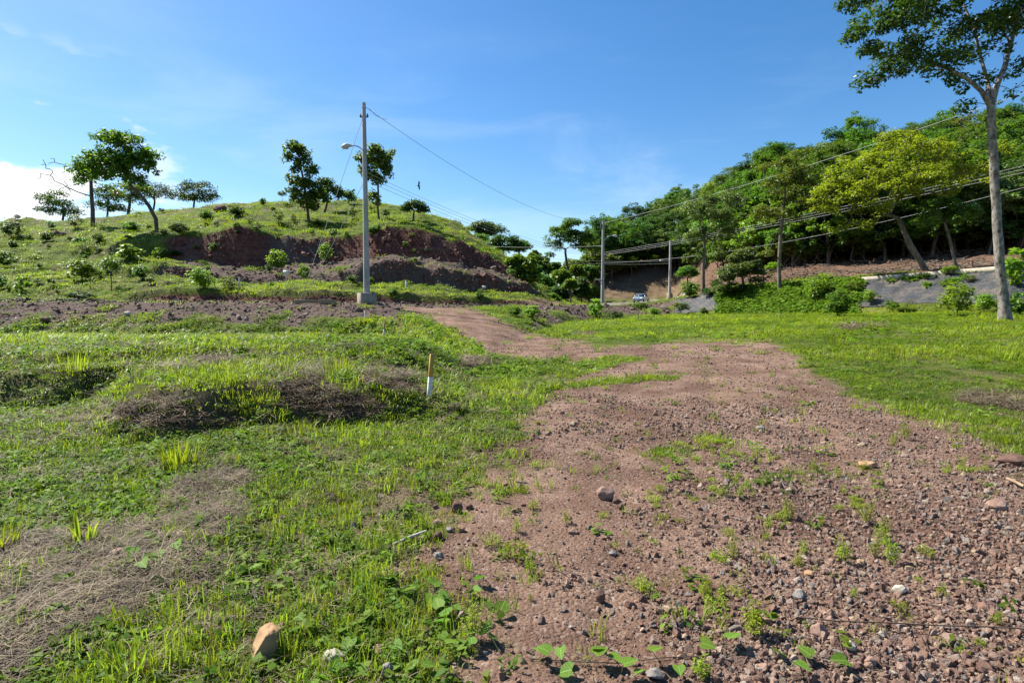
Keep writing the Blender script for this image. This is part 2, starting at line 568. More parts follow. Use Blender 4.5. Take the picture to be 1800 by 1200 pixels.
def terrain_material():
    m, t, p, o = new_mat('terrain')
    geo = mk(t, 'ShaderNodeNewGeometry')
    pos = geo.outputs['Position']
    A = mk(t, 'ShaderNodeAttribute', attribute_name='mask_a')
    B = mk(t, 'ShaderNodeAttribute', attribute_name='mask_b')
    sa = mk(t, 'ShaderNodeSeparateColor')
    sb = mk(t, 'ShaderNodeSeparateColor')
    t.links.new(A.outputs['Color'], sa.inputs[0])
    t.links.new(B.outputs['Color'], sb.inputs[0])
    gravel, straw, red = sa.outputs[0], sa.outputs[1], sa.outputs[2]
    rub, brown, road = sb.outputs[0], sb.outputs[1], sb.outputs[2]
    nb = noise(t, pos, 0.35, 5)
    nm = noise(t, pos, 3.2, 6, 0.65)
    nf = noise(t, pos, 38, 4, 0.7)
    nff = noise(t, pos, 130, 3, 0.6)
    # turf
    g = ramp(t, nb.outputs[0], [(0.30, (0.075, 0.115, 0.012)), (0.50, (0.12, 0.165, 0.016)), (0.70, (0.20, 0.205, 0.035))])
    g = mix_rgb(t, maprange(t, nm.outputs[0], 0.42, 0.66), g, (0.065, 0.11, 0.012))
    g = mix_rgb(t, maprange(t, nf.outputs[0], 0.60, 0.75, 0, 0.55), g, (0.16, 0.11, 0.06))
    ns = noise(t, pos, 1.1, 5, 0.6)
    so_ = mk(t, 'ShaderNodeSeparateXYZ')
    t.links.new(pos, so_.inputs[0])
    soil = ramp(t, nff.outputs[0], [(0.3, (0.05, 0.036, 0.024)), (0.55, (0.105, 0.078, 0.05)), (0.75, (0.20, 0.155, 0.095))])
    sf = mix_rgb(t, 1.0, maprange(t, ns.outputs[0], 0.30, 0.60, 0.25, 0.9), maprange(t, so_.outputs['Y'], 9, 28, 1.0, 0.22), 'MULTIPLY')
    g = mix_rgb(t, sf, g, soil)
    # gravel, with pebbles as cells
    def cells(scale):
        v = mk(t, 'ShaderNodeTexVoronoi', feature='F1')
        v.inputs['Scale'].default_value = scale
        v.inputs['Randomness'].default_value = 1.0
        t.links.new(pos, v.inputs['Vector'])
        return v
    v1, v2 = cells(48), cells(17)
    sv = mk(t, 'ShaderNodeSeparateColor')
    t.links.new(v1.outputs['Color'], sv.inputs[0])
    sv2 = mk(t, 'ShaderNodeSeparateColor')
    t.links.new(v2.outputs['Color'], sv2.inputs[0])
    gc = ramp(t, sv.outputs[0], [(0.0, (0.100, 0.060, 0.045)), (0.40, (0.186, 0.108, 0.073)), (0.75, (0.262, 0.165, 0.116)), (0.93, (0.38, 0.285, 0.22)), (1.0, (0.5, 0.45, 0.4))])
    gc2 = ramp(t, sv2.outputs[1], [(0.0, (0.155, 0.095, 0.070)), (0.6, (0.225, 0.137, 0.094)), (1.0, (0.29, 0.21, 0.16))])
    gc = mix_rgb(t, 0.45, gc, gc2)
    gc = mix_rgb(t, maprange(t, nm.outputs[0], 0.35, 0.7, 0, 0.6), gc, (0.125, 0.075, 0.054))
    gc = mix_rgb(t, maprange(t, nb.outputs[0], 0.40, 0.62, 0, 0.5), gc, (0.290, 0.190, 0.135))
    nl = noise(t, pos, 0.9, 4, 0.55, 0.6)
    gc = mix_rgb(t, maprange(t, nl.outputs[0], 0.36, 0.62, 0.0, 1.0), mix_rgb(t, 1.0, gc, (0.66, 0.60, 0.58), 'MULTIPLY'), mix_rgb(t, 1.0, gc, (1.14, 1.16, 1.18), 'MULTIPLY'))
    c = mix_rgb(t, gravel, g, gc)
    st = ramp(t, nff.outputs[0], [(0.3, (0.045, 0.032, 0.021)), (0.55, (0.10, 0.072, 0.045)), (0.80, (0.24, 0.18, 0.11))])
    c = mix_rgb(t, straw, c, st)
    rc = ramp(t, nm.outputs[0], [(0.25, (0.075, 0.027, 0.021)), (0.5, (0.16, 0.058, 0.044)), (0.75, (0.26, 0.115, 0.085))])
    rc = mix_rgb(t, maprange(t, nf.outputs[0], 0.5, 0.8, 0, 0.5), rc, (0.22, 0.125, 0.095))
    mp = mk(t, 'ShaderNodeMapping')
    mp.inputs['Scale'].default_value = (0.25, 0.25, 2.6)
    mp.inputs['Rotation'].default_value = (0.0, 0.12, 0.0)
    t.links.new(pos, mp.inputs['Vector'])
    nst = noise(t, mp.outputs[0], 1.0, 5, 0.6, 0.4)
    rc = mix_rgb(t, maprange(t, nst.outputs[0], 0.48, 0.62, 0, 0.7), rc, (0.235, 0.125, 0.095))
    rc = mix_rgb(t, maprange(t, nst.outputs[0], 0.42, 0.34, 0, 0.6), rc, (0.06, 0.03, 0.027))
    c = mix_rgb(t, red, c, rc)
    rb = ramp(t, nf.outputs[0], [(0.25, (0.07, 0.046, 0.038)), (0.5, (0.15, 0.105, 0.087)), (0.68, (0.24, 0.18, 0.15)), (0.85, (0.36, 0.30, 0.25))])
    c = mix_rgb(t, rub, c, rb)
    bc = ramp(t, nm.outputs[0], [(0.25, (0.075, 0.042, 0.028)), (0.5, (0.15, 0.088, 0.058)), (0.75, (0.25, 0.16, 0.11))])
    bc = mix_rgb(t, maprange(t, nf.outputs[0], 0.5, 0.75, 0, 0.5), bc, (0.09, 0.062, 0.042))
    c = mix_rgb(t, brown, c, bc)
    rd = ramp(t, nf.outputs[0], [(0.3, (0.17, 0.15, 0.135)), (0.7, (0.27, 0.245, 0.22))])
    c = mix_rgb(t, road, c, rd)
    c = mix_rgb(t, 1.0, c, (0.78, 0.78, 0.78), 'MULTIPLY')
    t.links.new(c, p.inputs['Base Color'])
    p.inputs['Roughness'].default_value = 0.95
    p.inputs['Specular IOR Level'].default_value = 0.1
    # fine relief
    h = mix_rgb(t, 0.5, nf.outputs['Fac'] if 'Fac' in nf.outputs else nf.outputs[0], v1.outputs['Distance'], 'SUBTRACT')
    bp = mk(t, 'ShaderNodeBump')
    bp.inputs['Strength'].default_value = 0.9
    bp.inputs['Distance'].default_value = 0.025
    t.links.new(h, bp.inputs['Height'])
    bp2 = mk(t, 'ShaderNodeBump')
    bp2.inputs['Distance'].default_value = 0.35
    t.links.new(maprange(t, mix_rgb(t, 1.0, rub, red, 'ADD'), 0, 1, 0.10, 0.9), bp2.inputs['Strength'])
    t.links.new(nm.outputs[0], bp2.inputs['Height'])
    t.links.new(bp.outputs[0], bp2.inputs['Normal'])
    t.links.new(bp2.outputs[0], p.inputs['Normal'])
    return m


M_TERRAIN = terrain_material()


def tag(o, label=None, cat=None, group=None, kind=None):
    if label:
        o['label'] = label
    if cat:
        o['category'] = cat
    if group:
        o['group'] = group
    if kind:
        o['kind'] = kind
    return o


def mesh_np(name, verts, faces, mats=None, smooth=False):
    """faces: (n,3) or (n,4) int array, or list of such arrays"""
    me = bpy.data.meshes.new(name)
    verts = np.asarray(verts, np.float32)
    if isinstance(faces, np.ndarray):
        faces = [faces]
    faces = [np.asarray(f, np.int32) for f in faces if len(f)]
    me.vertices.add(len(verts))
    me.vertices.foreach_set('co', verts.ravel())
    loops = np.concatenate([f.ravel() for f in faces])
    sizes = np.concatenate([np.full(len(f), f.shape[1], np.int32) for f in faces])
    starts = np.concatenate([[0], np.cumsum(sizes)[:-1]]).astype(np.int32)
    me.loops.add(len(loops))
    me.loops.foreach_set('vertex_index', loops)
    me.polygons.add(len(sizes))
    me.polygons.foreach_set('loop_start', starts)
    if smooth:
        me.polygons.foreach_set('use_smooth', np.ones(len(sizes), bool))
    me.update(calc_edges=True)
    me.validate()
    for m in (mats or []):
        me.materials.append(m)
    return me


def add_obj(name, me, parent=None, loc=None):
    o = bpy.data.objects.new(name, me)
    COL.objects.link(o)
    if parent:
        o.parent = parent
    if loc is not None:
        o.location = loc
    return o


def thing(name, label, cat, loc=(0, 0, 0), group=None):
    o = bpy.data.objects.new(name, None)
    o.empty_display_size = 0.2
    COL.objects.link(o)
    o.location = loc
    return tag(o, label, cat, group)


def copy_tree(o, parent=None):
    c = o.copy()
    COL.objects.link(c)
    if parent:
        c.parent = parent
    for ch in list(o.children):
        copy_tree(ch, c)
    return c


def build_terrain():
    P = np.stack([GX, GY, GZ], -1)
    du = np.zeros_like(P)
    dv = np.zeros_like(P)
    du[:, 1:-1] = P[:, 2:] - P[:, :-2]
    du[:, 0] = P[:, 1] - P[:, 0]
    du[:, -1] = P[:, -1] - P[:, -2]
    dv[1:-1] = P[2:] - P[:-2]
    dv[0] = P[1] - P[0]
    dv[-1] = P[-1] - P[-2]
    N = np.cross(du, dv)
    N /= np.linalg.norm(N, axis=-1, keepdims=True)
    ms = masks(GX, GY, GZ)
    fx = (GX[:-1, :-1] + GX[1:, 1:]) / 2
    fy = (GY[:-1, :-1] + GY[1:, 1:]) / 2
    cpx, lev, fr = zones(fx, fy)
    reg = np.zeros(fx.shape, int)                     # 0 ground
    grav = (ms[0][:-1, :-1] > 0.5) & (lev < 2)
    reg[grav] = 1
    reg[(lev == 1) & ~((cpx > 708) & (cpx < 930))] = 2
    reg[(lev >= 2) & (cpx < 965)] = 3
    reg[(lev >= 2) & (cpx >= 965)] = 4
    reg[(road_dist(fx, fy) < 3.1) & (lev >= 2) & (lev <= 6)] = 5
    names = ['ground', 'gravel_track', 'embankment', 'terraced_hill', 'wooded_hillside', 'road']
    labels = ['grassy uneven ground with weeds and dry patches', 'reddish gravel track crossing the grass',
              'dark rubble bank below the road', 'grassy terraced hill with dark red earth cuts',
              'brown earth hillside under the wood', 'narrow road on top of the bank']
    idx = np.arange(NR * NC).reshape(NR, NC)
    quads = np.stack([idx[:-1, :-1], idx[:-1, 1:], idx[1:, 1:], idx[1:, :-1]], -1)
    V = P.reshape(-1, 3)
    Nf = N.reshape(-1, 3)
    MA = np.stack([ms[0], ms[1], ms[2], np.ones_like(ms[0])], -1).reshape(-1, 4)
    MB = np.stack([ms[3], ms[4], ms[5], np.ones_like(ms[0])], -1).reshape(-1, 4)
    for k, nm in enumerate(names):
        q = quads[reg == k]
        if not len(q):
            continue
        u, inv = np.unique(q.ravel(), return_inverse=True)
        me = mesh_np(nm, V[u], inv.reshape(-1, 4), [M_TERRAIN], smooth=True)
        for an, arr in (('mask_a', MA), ('mask_b', MB)):
            at_ = me.attributes.new(an, 'FLOAT_COLOR', 'POINT')
            at_.data.foreach_set('color', arr[u].astype(np.float32).ravel())
        me.normals_split_custom_set_from_vertices([tuple(v) for v in Nf[u]])
        o = add_obj(nm, me)
        tag(o, labels[k], kind='structure')


build_terrain()


# ------------------------------------------------------------------ materials for things
def leaf_mat(name, dark, light, trans=0.35, instanced=False, rough=0.5, spec=0.35, tcol=None, objvar=0.25):
    dark, light = tuple(v * 0.80 for v in dark), tuple(v * 0.80 for v in light)
    m, t, p, o = new_mat(name)
    a = mk(t, 'ShaderNodeAttribute', attribute_name='tint')
    if instanced:
        a.attribute_type = 'INSTANCER'
    c = mix_rgb(t, a.outputs['Fac'], dark, light)
    oi = mk(t, 'ShaderNodeObjectInfo')
    hs = mk(t, 'ShaderNodeHueSaturation')
    t.links.new(maprange(t, oi.outputs['Random'], 0, 1, 0.5 - 0.06 * objvar, 0.5 + 0.06 * objvar), hs.inputs['Hue'])
    t.links.new(maprange(t, oi.outputs['Random'], 0, 1, 1 - objvar, 1 + objvar), hs.inputs['Value'])
    t.links.new(c, hs.inputs['Color'])
    t.links.new(hs.outputs[0], p.inputs['Base Color'])
    p.inputs['Roughness'].default_value = rough
    p.inputs['Specular IOR Level'].default_value = spec
    tr = mk(t, 'ShaderNodeBsdfTranslucent')
    tc = mix_rgb(t, 1.0, hs.outputs[0], tcol or (1.5, 1.6, 0.7), 'MULTIPLY')
    t.links.new(tc, tr.inputs['Color'])
    mx = mk(t, 'ShaderNodeMixShader')
    mx.inputs[0].default_value = trans
    t.links.new(p.outputs[0], mx.inputs[1])
    t.links.new(tr.outputs[0], mx.inputs[2])
    t.links.new(mx.outputs[0], o.inputs['Surface'])
    return m


def plain_mat(name, c1, c2=None, scale=8.0, rough=0.8, spec=0.3, bump=0.0, metal=0.0, stretch=(1, 1, 1), lo=0.35, hi=0.65):
    c1 = tuple(v * 0.78 for v in c1)
    c2 = tuple(v * 0.78 for v in c2) if c2 else None
    m, t, p, o = new_mat(name)
    tc = mk(t, 'ShaderNodeTexCoord')
    mp = mk(t, 'ShaderNodeMapping')
    mp.inputs['Scale'].default_value = stretch
    t.links.new(tc.outputs['Object'], mp.inputs['Vector'])
    n = noise(t, mp.outputs[0], scale, 5, 0.6)
    c = ramp(t, n.outputs[0], [(lo, c1), (hi, c2 or c1)])
    t.links.new(c, p.inputs['Base Color'])
    p.inputs['Roughness'].default_value = rough
    p.inputs['Specular IOR Level'].default_value = spec
    p.inputs['Metallic'].default_value = metal
    if bump:
        b = mk(t, 'ShaderNodeBump')
        b.inputs['Strength'].default_value = bump
        b.inputs['Distance'].default_value = 0.03
        t.links.new(n.outputs[0], b.inputs['Height'])
        t.links.new(b.outputs[0], p.inputs['Normal'])
    return m


def stone_mat(name, stops, instanced=False):
    m, t, p, o = new_mat(name)
    tc = mk(t, 'ShaderNodeTexCoord')
    oi = mk(t, 'ShaderNodeObjectInfo')
    c = ramp(t, oi.outputs['Random'], stops, 'LINEAR')
    n = noise(t, tc.outputs['Object'], 5.0, 6, 0.65)
    c = mix_rgb(t, maprange(t, n.outputs[0], 0.4, 0.7, 0, 0.45), c, (0.095, 0.06, 0.045))
    n2 = noise(t, tc.outputs['Object'], 2.0, 3)
    c = mix_rgb(t, maprange(t, n2.outputs[0], 0.5, 0.75, 0, 0.35), c, (0.33, 0.24, 0.185))
    c = mix_rgb(t, 1.0, c, (0.80, 0.80, 0.80), 'MULTIPLY')
    t.links.new(c, p.inputs['Base Color'])
    b = mk(t, 'ShaderNodeBump')
    b.inputs['Strength'].default_value = 0.5
    b.inputs['Distance'].default_value = 0.08
    t.links.new(n.outputs[0], b.inputs['Height'])
    t.links.new(b.outputs[0], p.inputs['Normal'])
    p.inputs['Roughness'].default_value = 0.9
    return m


STONE_STOPS = [(0.0, (0.170, 0.099, 0.078)), (0.25, (0.272, 0.160, 0.116)), (0.45, (0.217, 0.143, 0.110)), (0.62, (0.367, 0.235, 0.171)),
               (0.78, (0.299, 0.228, 0.186)), (0.87, (0.210, 0.200, 0.186)), (0.93, (0.462, 0.328, 0.193)), (0.97, (0.448, 0.342, 0.282)), (1.0, (0.40, 0.35, 0.29))]
M_STONE = stone_mat('stone', STONE_STOPS)
M_RUBBLE = stone_mat('rubble_stone', [(0.0, (0.085, 0.054, 0.045)), (0.5, (0.15, 0.10, 0.082)), (0.8, (0.22, 0.165, 0.14)), (1.0, (0.36, 0.30, 0.25))])
M_REDROCK = stone_mat('red_rock', [(0.0, (0.09, 0.034, 0.027)), (0.6, (0.18, 0.07, 0.053)), (1.0, (0.29, 0.155, 0.12))])
M_GRASS = leaf_mat('grass_blade', (0.075, 0.14, 0.008), (0.27, 0.33, 0.03), 0.48, True, 0.45, 0.3, objvar=0.3)
M_STRAW = leaf_mat('straw_blade', (0.06, 0.044, 0.028), (0.31, 0.24, 0.15), 0.12, True, 0.7, 0.2, (1, 1, 1), 0.3)
M_HERB = leaf_mat('herb_leaf', (0.055, 0.115, 0.010), (0.18, 0.27, 0.024), 0.38, True, 0.6, 0.15, objvar=0.3)
M_HERB_S = leaf_mat('herb_leaf_single', (0.15, 0.22, 0.014), (0.36, 0.42, 0.04), 0.5, False, 0.55, 0.2)
M_IVY = leaf_mat('creeper_leaf', (0.065, 0.145, 0.010), (0.21, 0.33, 0.028), 0.42, True, 0.6, 0.12, objvar=0.3)
def veined(m):
    t = m.node_tree
    p = [n for n in t.nodes if n.type == 'BSDF_PRINCIPLED'][0]
    src = p.inputs['Base Color'].links[0].from_socket
    tc = mk(t, 'ShaderNodeTexCoord')
    sx = mk(t, 'ShaderNodeSeparateXYZ')
    t.links.new(tc.outputs['Object'], sx.inputs[0])
    ab = mk(t, 'ShaderNodeMath', operation='ABSOLUTE')
    t.links.new(sx.outputs['X'], ab.inputs[0])
    # side veins run forward from the midrib
    ad = mk(t, 'ShaderNodeMath', operation='MULTIPLY_ADD')
    t.links.new(ab.outputs[0], ad.inputs[0])
    ad.inputs[1].default_value = -0.8
    t.links.new(sx.outputs['Y'], ad.inputs[2])
    sn = mk(t, 'ShaderNodeMath', operation='SINE')
    ml = mk(t, 'ShaderNodeMath', operation='MULTIPLY')
    ml.inputs[1].default_value = 32.0
    t.links.new(ad.outputs[0], ml.inputs[0])
    t.links.new(ml.outputs[0], sn.inputs[0])
    v = mix_rgb(t, 1.0, maprange(t, ab.outputs[0], 0.03, 0.012, 0, 1), maprange(t, sn.outputs[0], 0.82, 1.0, 0, 0.5), 'LIGHTEN')
    n = noise(t, tc.outputs['Object'], 6.0, 4)
    c = mix_rgb(t, maprange(t, n.outputs[0], 0.4, 0.7, 0, 0.5), src, (0.20, 0.24, 0.03))
    c = mix_rgb(t, v, c, (0.22, 0.36, 0.08))
    t.links.new(c, p.inputs['Base Color'])
    return m


M_VINE = leaf_mat('vine_leaf', (0.06, 0.16, 0.014), (0.15, 0.29, 0.03), 0.4, False, 0.6, 0.15)
veined(M_VINE)
M_BARK_PALE = plain_mat('pale_bark', (0.075, 0.065, 0.055), (0.36, 0.325, 0.275), 6.5, 0.95, 0.1, 1.0, stretch=(1, 1, 0.6), lo=0.34, hi=0.60)
M_BARK = plain_mat('bark', (0.075, 0.055, 0.042), (0.19, 0.15, 0.115), 5.0, 0.9, 0.2, 0.6, stretch=(1, 1, 0.4))
M_BARK_TAN = plain_mat('tan_bark', (0.10, 0.08, 0.06), (0.27, 0.225, 0.17), 4.0, 0.9, 0.2, 0.5, stretch=(1, 1, 0.4))
M_LEAF = {
    'mid': leaf_mat('leaf_mid', (0.039, 0.106, 0.011), (0.151, 0.263, 0.027), 0.38),
    'dark': leaf_mat('leaf_dark', (0.028, 0.076, 0.013), (0.095, 0.185, 0.027), 0.34),
    'olive': leaf_mat('leaf_olive', (0.073, 0.112, 0.016), (0.207, 0.258, 0.038), 0.36),
    'grey': leaf_mat('leaf_grey', (0.062, 0.112, 0.029), (0.224, 0.297, 0.095), 0.3),
    'yellow': leaf_mat('leaf_yellow', (0.13, 0.175, 0.009), (0.34, 0.40, 0.026), 0.45, objvar=0.0),
    'hill': leaf_mat('leaf_hill', (0.045, 0.115, 0.012), (0.17, 0.28, 0.028), 0.5),
    'bright': leaf_mat('leaf_bright', (0.084, 0.174, 0.013), (0.269, 0.381, 0.036), 0.42),
    'big': leaf_mat('leaf_big', (0.020, 0.052, 0.010), (0.098, 0.155, 0.022), 0.32, False, 0.42, 0.3),
}
M_CONC = plain_mat('concrete', (0.30, 0.285, 0.255), (0.44, 0.42, 0.385), 3.0, 0.9, 0.2, 0.2)
M_CONC_POLE = plain_mat('pole_concrete', (0.30, 0.295, 0.285), (0.48, 0.48, 0.47), 3.0, 0.85, 0.2, 0.15, stretch=(1, 1, 0.25), lo=0.3, hi=0.6)
M_BLOCK = plain_mat('footing_concrete', (0.27, 0.225, 0.175), (0.40, 0.345, 0.28), 3.0, 0.9, 0.2, 0.2)
M_STEEL = plain_mat('galvanised_steel', (0.45, 0.46, 0.47), (0.58, 0.59, 0.6), 20, 0.45, 0.5, metal=0.6)
M_LAMP = plain_mat('lamp_housing', (0.52, 0.52, 0.5), (0.6, 0.6, 0.58), 8, 0.5, 0.4)
M_CABLE = plain_mat('aluminium_cable', (0.30, 0.30, 0.30), (0.38, 0.38, 0.38), 8, 0.5, 0.5)
M_CERAMIC = plain_mat('ceramic', (0.10, 0.07, 0.06), (0.14, 0.10, 0.08), 8, 0.4, 0.5)
M_WHITE = plain_mat('white_paint', (0.66, 0.66, 0.63), (0.78, 0.78, 0.76), 14, 0.6, 0.3)
M_OCHRE = plain_mat('ochre_paint', (0.42, 0.25, 0.045), (0.55, 0.35, 0.08), 14, 0.6, 0.3)
M_TIMBER = plain_mat('timber', (0.26, 0.18, 0.11), (0.40, 0.29, 0.19), 6, 0.85, 0.2, stretch=(0.3, 1, 1))
M_STICK = plain_mat('bleached_wood', (0.42, 0.37, 0.30), (0.66, 0.61, 0.53), 12, 0.8, 0.2)
M_WIRE = plain_mat('rusty_wire', (0.07, 0.05, 0.04), (0.12, 0.09, 0.07), 10, 0.7, 0.3)
M_STEM = plain_mat('plant_stem', (0.16, 0.14, 0.05), (0.24, 0.22, 0.08), 10, 0.7, 0.3)


# ------------------------------------------------------------------ mesh helpers
class MB:
    """collects shapes into one mesh"""

    def __init__(self):
        self.v, self.f3, self.f4, self.n = [], [], [], 0

    def add(self, v, f):
        v = np.asarray(v, float).reshape(-1, 3)
        f = np.asarray(f, int)
        (self.f3 if f.shape[1] == 3 else self.f4).append(f + self.n)
        self.v.append(v)
        self.n += len(v)

    def tube(self, pts, rad, sides=8, cap=True):
        pts = [Vector(p) for p in pts]
        n = len(pts)
        if isinstance(rad, (int, float)):
            rad = [rad] * n
        vs, up = [], None
        for i, p in enumerate(pts):
            d = (pts[min(i + 1, n - 1)] - pts[max(i - 1, 0)]).normalized()
            if up is None:
                up = Vector((0, 0, 1)) if abs(d.z) < 0.9 else Vector((1, 0, 0))
            a = d.cross(up)
            if a.length < 1e-4:
                a = d.cross(Vector((0, 1, 0)))
            a.normalize()
            b = a.cross(d).normalized()
            up = b
            for k in range(sides):
                t = 2 * math.pi * k / sides
                vs.append(p + (a * math.cos(t) + b * math.sin(t)) * rad[i])
        f = []
        for i in range(n - 1):
            for k in range(sides):
                k2 = (k + 1) % sides
                f.append((i * sides + k, i * sides + k2, (i + 1) * sides + k2, (i + 1) * sides + k))
        base = self.n
        self.add([tuple(v) for v in vs], f)
        if cap:
            for ring in (0, n - 1):
                c = len(vs) if False else None
                ctr = pts[ring]
                vv = [tuple(vs[ring * sides + k]) for k in range(sides)] + [tuple(ctr)]
                self.add(vv, [(k, (k + 1) % sides, sides) if ring else ((k + 1) % sides, k, sides) for k in range(sides)])

    def box(self, lo, hi, taper=0.0):
        (x0, y0, z0), (x1, y1, z1) = lo, hi
        tx, ty = (x1 - x0) * taper / 2, (y1 - y0) * taper / 2
        v = [(x0, y0, z0), (x1, y0, z0), (x1, y1, z0), (x0, y1, z0),
             (x0 + tx, y0 + ty, z1), (x1 - tx, y0 + ty, z1), (x1 - tx, y1 - ty, z1), (x0 + tx, y1 - ty, z1)]
        self.add(v, [(3, 2, 1, 0), (4, 5, 6, 7), (0, 1, 5, 4), (1, 2, 6, 5), (2, 3, 7, 6), (3, 0, 4, 7)])

    def mesh(self, name, mat, smooth=False):
        fs = []
        if self.f3:
            fs.append(np.concatenate(self.f3))
        if self.f4:
            fs.append(np.concatenate(self.f4))
        return mesh_np(name, np.concatenate(self.v), fs, [mat], smooth)

    def build(self, name, mat, parent=None, smooth=False, loc=None):
        return add_obj(name, self.mesh(name, mat, smooth), parent, loc)


def bevel_obj(o, w=0.01, seg=2):
    bm = bmesh.new()
    bm.from_mesh(o.data)
    bmesh.ops.remove_doubles(bm, verts=bm.verts, dist=1e-5)
    bmesh.ops.bevel(bm, geom=bm.edges[:], offset=w, segments=seg, affect='EDGES', profile=0.5)
    bm.to_mesh(o.data)
    bm.free()
    return o


def leaves_np(centers, length, width, rng, up=0.5, droop=0.15, outward=None, lenvar=0.35, fold=0.12):
    """one folded four-cornered leaf per centre -> verts (4n,3), quads (n,4), tint(4n)"""
    n = len(centers)
    nrm = rng.normal(size=(n, 3))
    nrm /= np.linalg.norm(nrm, axis=1, keepdims=True)
    nrm[:, 2] = np.abs(nrm[:, 2])
    nrm = nrm * (1 - up) + np.array([0, 0, 1.0]) * up
    if outward is not None:
        nrm = nrm + outward * 0.35
    nrm /= np.linalg.norm(nrm, axis=1, keepdims=True)
    d = rng.normal(size=(n, 3))
    d -= nrm * np.sum(d * nrm, 1, keepdims=True)
    d /= np.linalg.norm(d, axis=1, keepdims=True)
    s = np.cross(nrm, d)
    L = (length * (1 + lenvar * rng.uniform(-1, 1, n)))[:, None]
    W = (width * (1 + lenvar * rng.uniform(-1, 1, n)))[:, None]
    c = np.asarray(centers)
    base = c - d * L * 0.5
    tip = c + d * L * 0.5 - np.array([0, 0, 1.0]) * L * droop
    lf = c + s * W * 0.5 + nrm * W * fold
    rt = c - s * W * 0.5 + nrm * W * fold
    v = np.stack([base, rt, tip, lf], 1).reshape(-1, 3)
    f = np.arange(4 * n).reshape(n, 4)
    t = np.repeat(rng.uniform(0, 1, n), 4)
    return v, f, t


def set_tint(me, tint):
    a = me.attributes.new('tint', 'FLOAT', 'POINT')
    a.data.foreach_set('value', np.asarray(tint, np.float32))


def tree_meshes(trunk, clumps, clump_r, per, leaf, mats, seed, fork=-1, flat=0.6, up=0.5, sides=9, rmin=0.018, shade=0.0, bare=None, limb=0.75, limbs=None):
    """trunk: [(Vector, radius)...] ; clumps: (n,3); returns trunk mesh, crown mesh"""
    rng = np.random.default_rng(seed)
    clumps = np.asarray(clumps, float)
    pos = [np.array(p[0], float) for p in trunk]
    par = [-1] + list(range(len(trunk) - 1))
    fork = len(trunk) + fork if fork < 0 else fork
    ok = list(range(fork, len(trunk)))
    top = pos[-1]
    explicit = []
    for lm in (limbs or []):
        prev = len(trunk) - 1
        ch_ = [(pos[prev], trunk[-1][1] * 0.9)]
        for p, r in lm:
            pos.append(np.array(p, float))
            par.append(prev)
            prev = len(pos) - 1
            ok.append(prev)
            ch_.append((pos[-1], r))
        explicit.append(ch_)
    n0 = len(pos)
    order = np.argsort(np.linalg.norm(clumps - top, axis=1))
    if bare is not None:
        allc = np.concatenate([clumps, bare])
        order = np.argsort(np.linalg.norm(allc - top, axis=1))
    else:
        allc = clumps
    for i in order:
        c = allc[i]
        cand = np.array([pos[k] for k in ok])
        v = c - cand
        dist = np.linalg.norm(v, axis=1) + 1.1 * np.clip(-v[:, 2], 0, None)
        k = ok[int(np.argmin(dist))]
        a = pos[k]
        Ld = np.linalg.norm(c - a)
        m = a * 0.5 + c * 0.5 + rng.normal(size=3) * Ld * 0.09 + np.array([0, 0, Ld * 0.06])
        pos.append(m)
        par.append(k)
        ok.append(len(pos) - 1)
        pos.append(c - (c - m) * 0.08)
        par.append(len(pos) - 2)
        ok.append(len(pos) - 1)
    n = len(pos)
    cnt = np.zeros(n)
    ch = np.zeros(n)
    for i in range(n):
        if i >= len(trunk):
            ch[par[i]] += 1
    cnt[:] = 0
    for i in range(n - 1, -1, -1):
        if cnt[i] == 0:
            cnt[i] = 1
        if par[i] >= 0:
            cnt[par[i]] += cnt[i]
    rt = trunk[-1][1]
    tot = max(cnt[len(trunk) - 1], 2)
    mb = MB()
    # flare at the foot
    tp = [p for p, r in trunk]
    tr = [r for p, r in trunk]
    mb.tube(tp, tr, sides, cap=True)
    for ch_ in explicit:
        mb.tube([p for p, r in ch_], [r for p, r in ch_], 8, cap=True)
    for i in range(n0, n):
        r1 = max(rmin, rt * limb * (cnt[i] / tot) ** 0.55)
        k = par[i]
        r0 = max(r1, min(rt * 0.95, rt * limb * (cnt[k] / tot) ** 0.55)) if k >= len(trunk) else min(max(r1 * 1.25, rmin), rt)
        r0 = min(r0, r1 * 1.5)
        mb.tube([pos[k], pos[i]], [r0, r1], 5, cap=False)
    if sides >= 12:
        v0 = mb.v[0]
        ax = np.repeat(np.array([tuple(p) for p in tp]), sides, 0)
        k_ = fbm(np.arctan2(v0[:, 1] - ax[:, 1], v0[:, 0] - ax[:, 0]) * 1.6 + 9, v0[:, 2] * 1.7, seed, 3)
        mb.v[0] = ax + (v0 - ax) * (1 + 0.38 * k_)[:, None]
    tm = mb.mesh('trunk', mats[1], True)
    # leaves
    P = []
    O = []
    for c in clumps:
        k = int(per * rng.uniform(0.7, 1.3))
        q = rng.normal(size=(k, 3))
        q /= np.linalg.norm(q, axis=1, keepdims=True)
        rr = rng.uniform(0.25, 1.0, (k, 1)) ** 0.55
        sc_ = clump_r * rng.uniform(0.75, 1.25)
        q2 = q * rr * sc_ * np.array([1, 1, flat])
        P.append(c + q2)
        O.append(q)
    P = np.concatenate(P)
    O = np.concatenate(O)
    v, f, t = leaves_np(P, leaf[0], leaf[1], rng, up, outward=O)
    cm = mesh_np('crown', v, f, [mats[0]])
    set_tint(cm, t)
    return tm, cm


def put_tree(name, label, cat, loc, meshes, group=None, scale=1.0, rotz=0.0):
    root = thing(name, label, cat, loc, group)
    root.rotation_euler = (0, 0, rotz)
    root.scale = (scale,) * 3 if isinstance(scale, (int, float)) else scale
    add_obj('trunk', meshes[0], root)
    add_obj('crown', meshes[1], root)
    return root


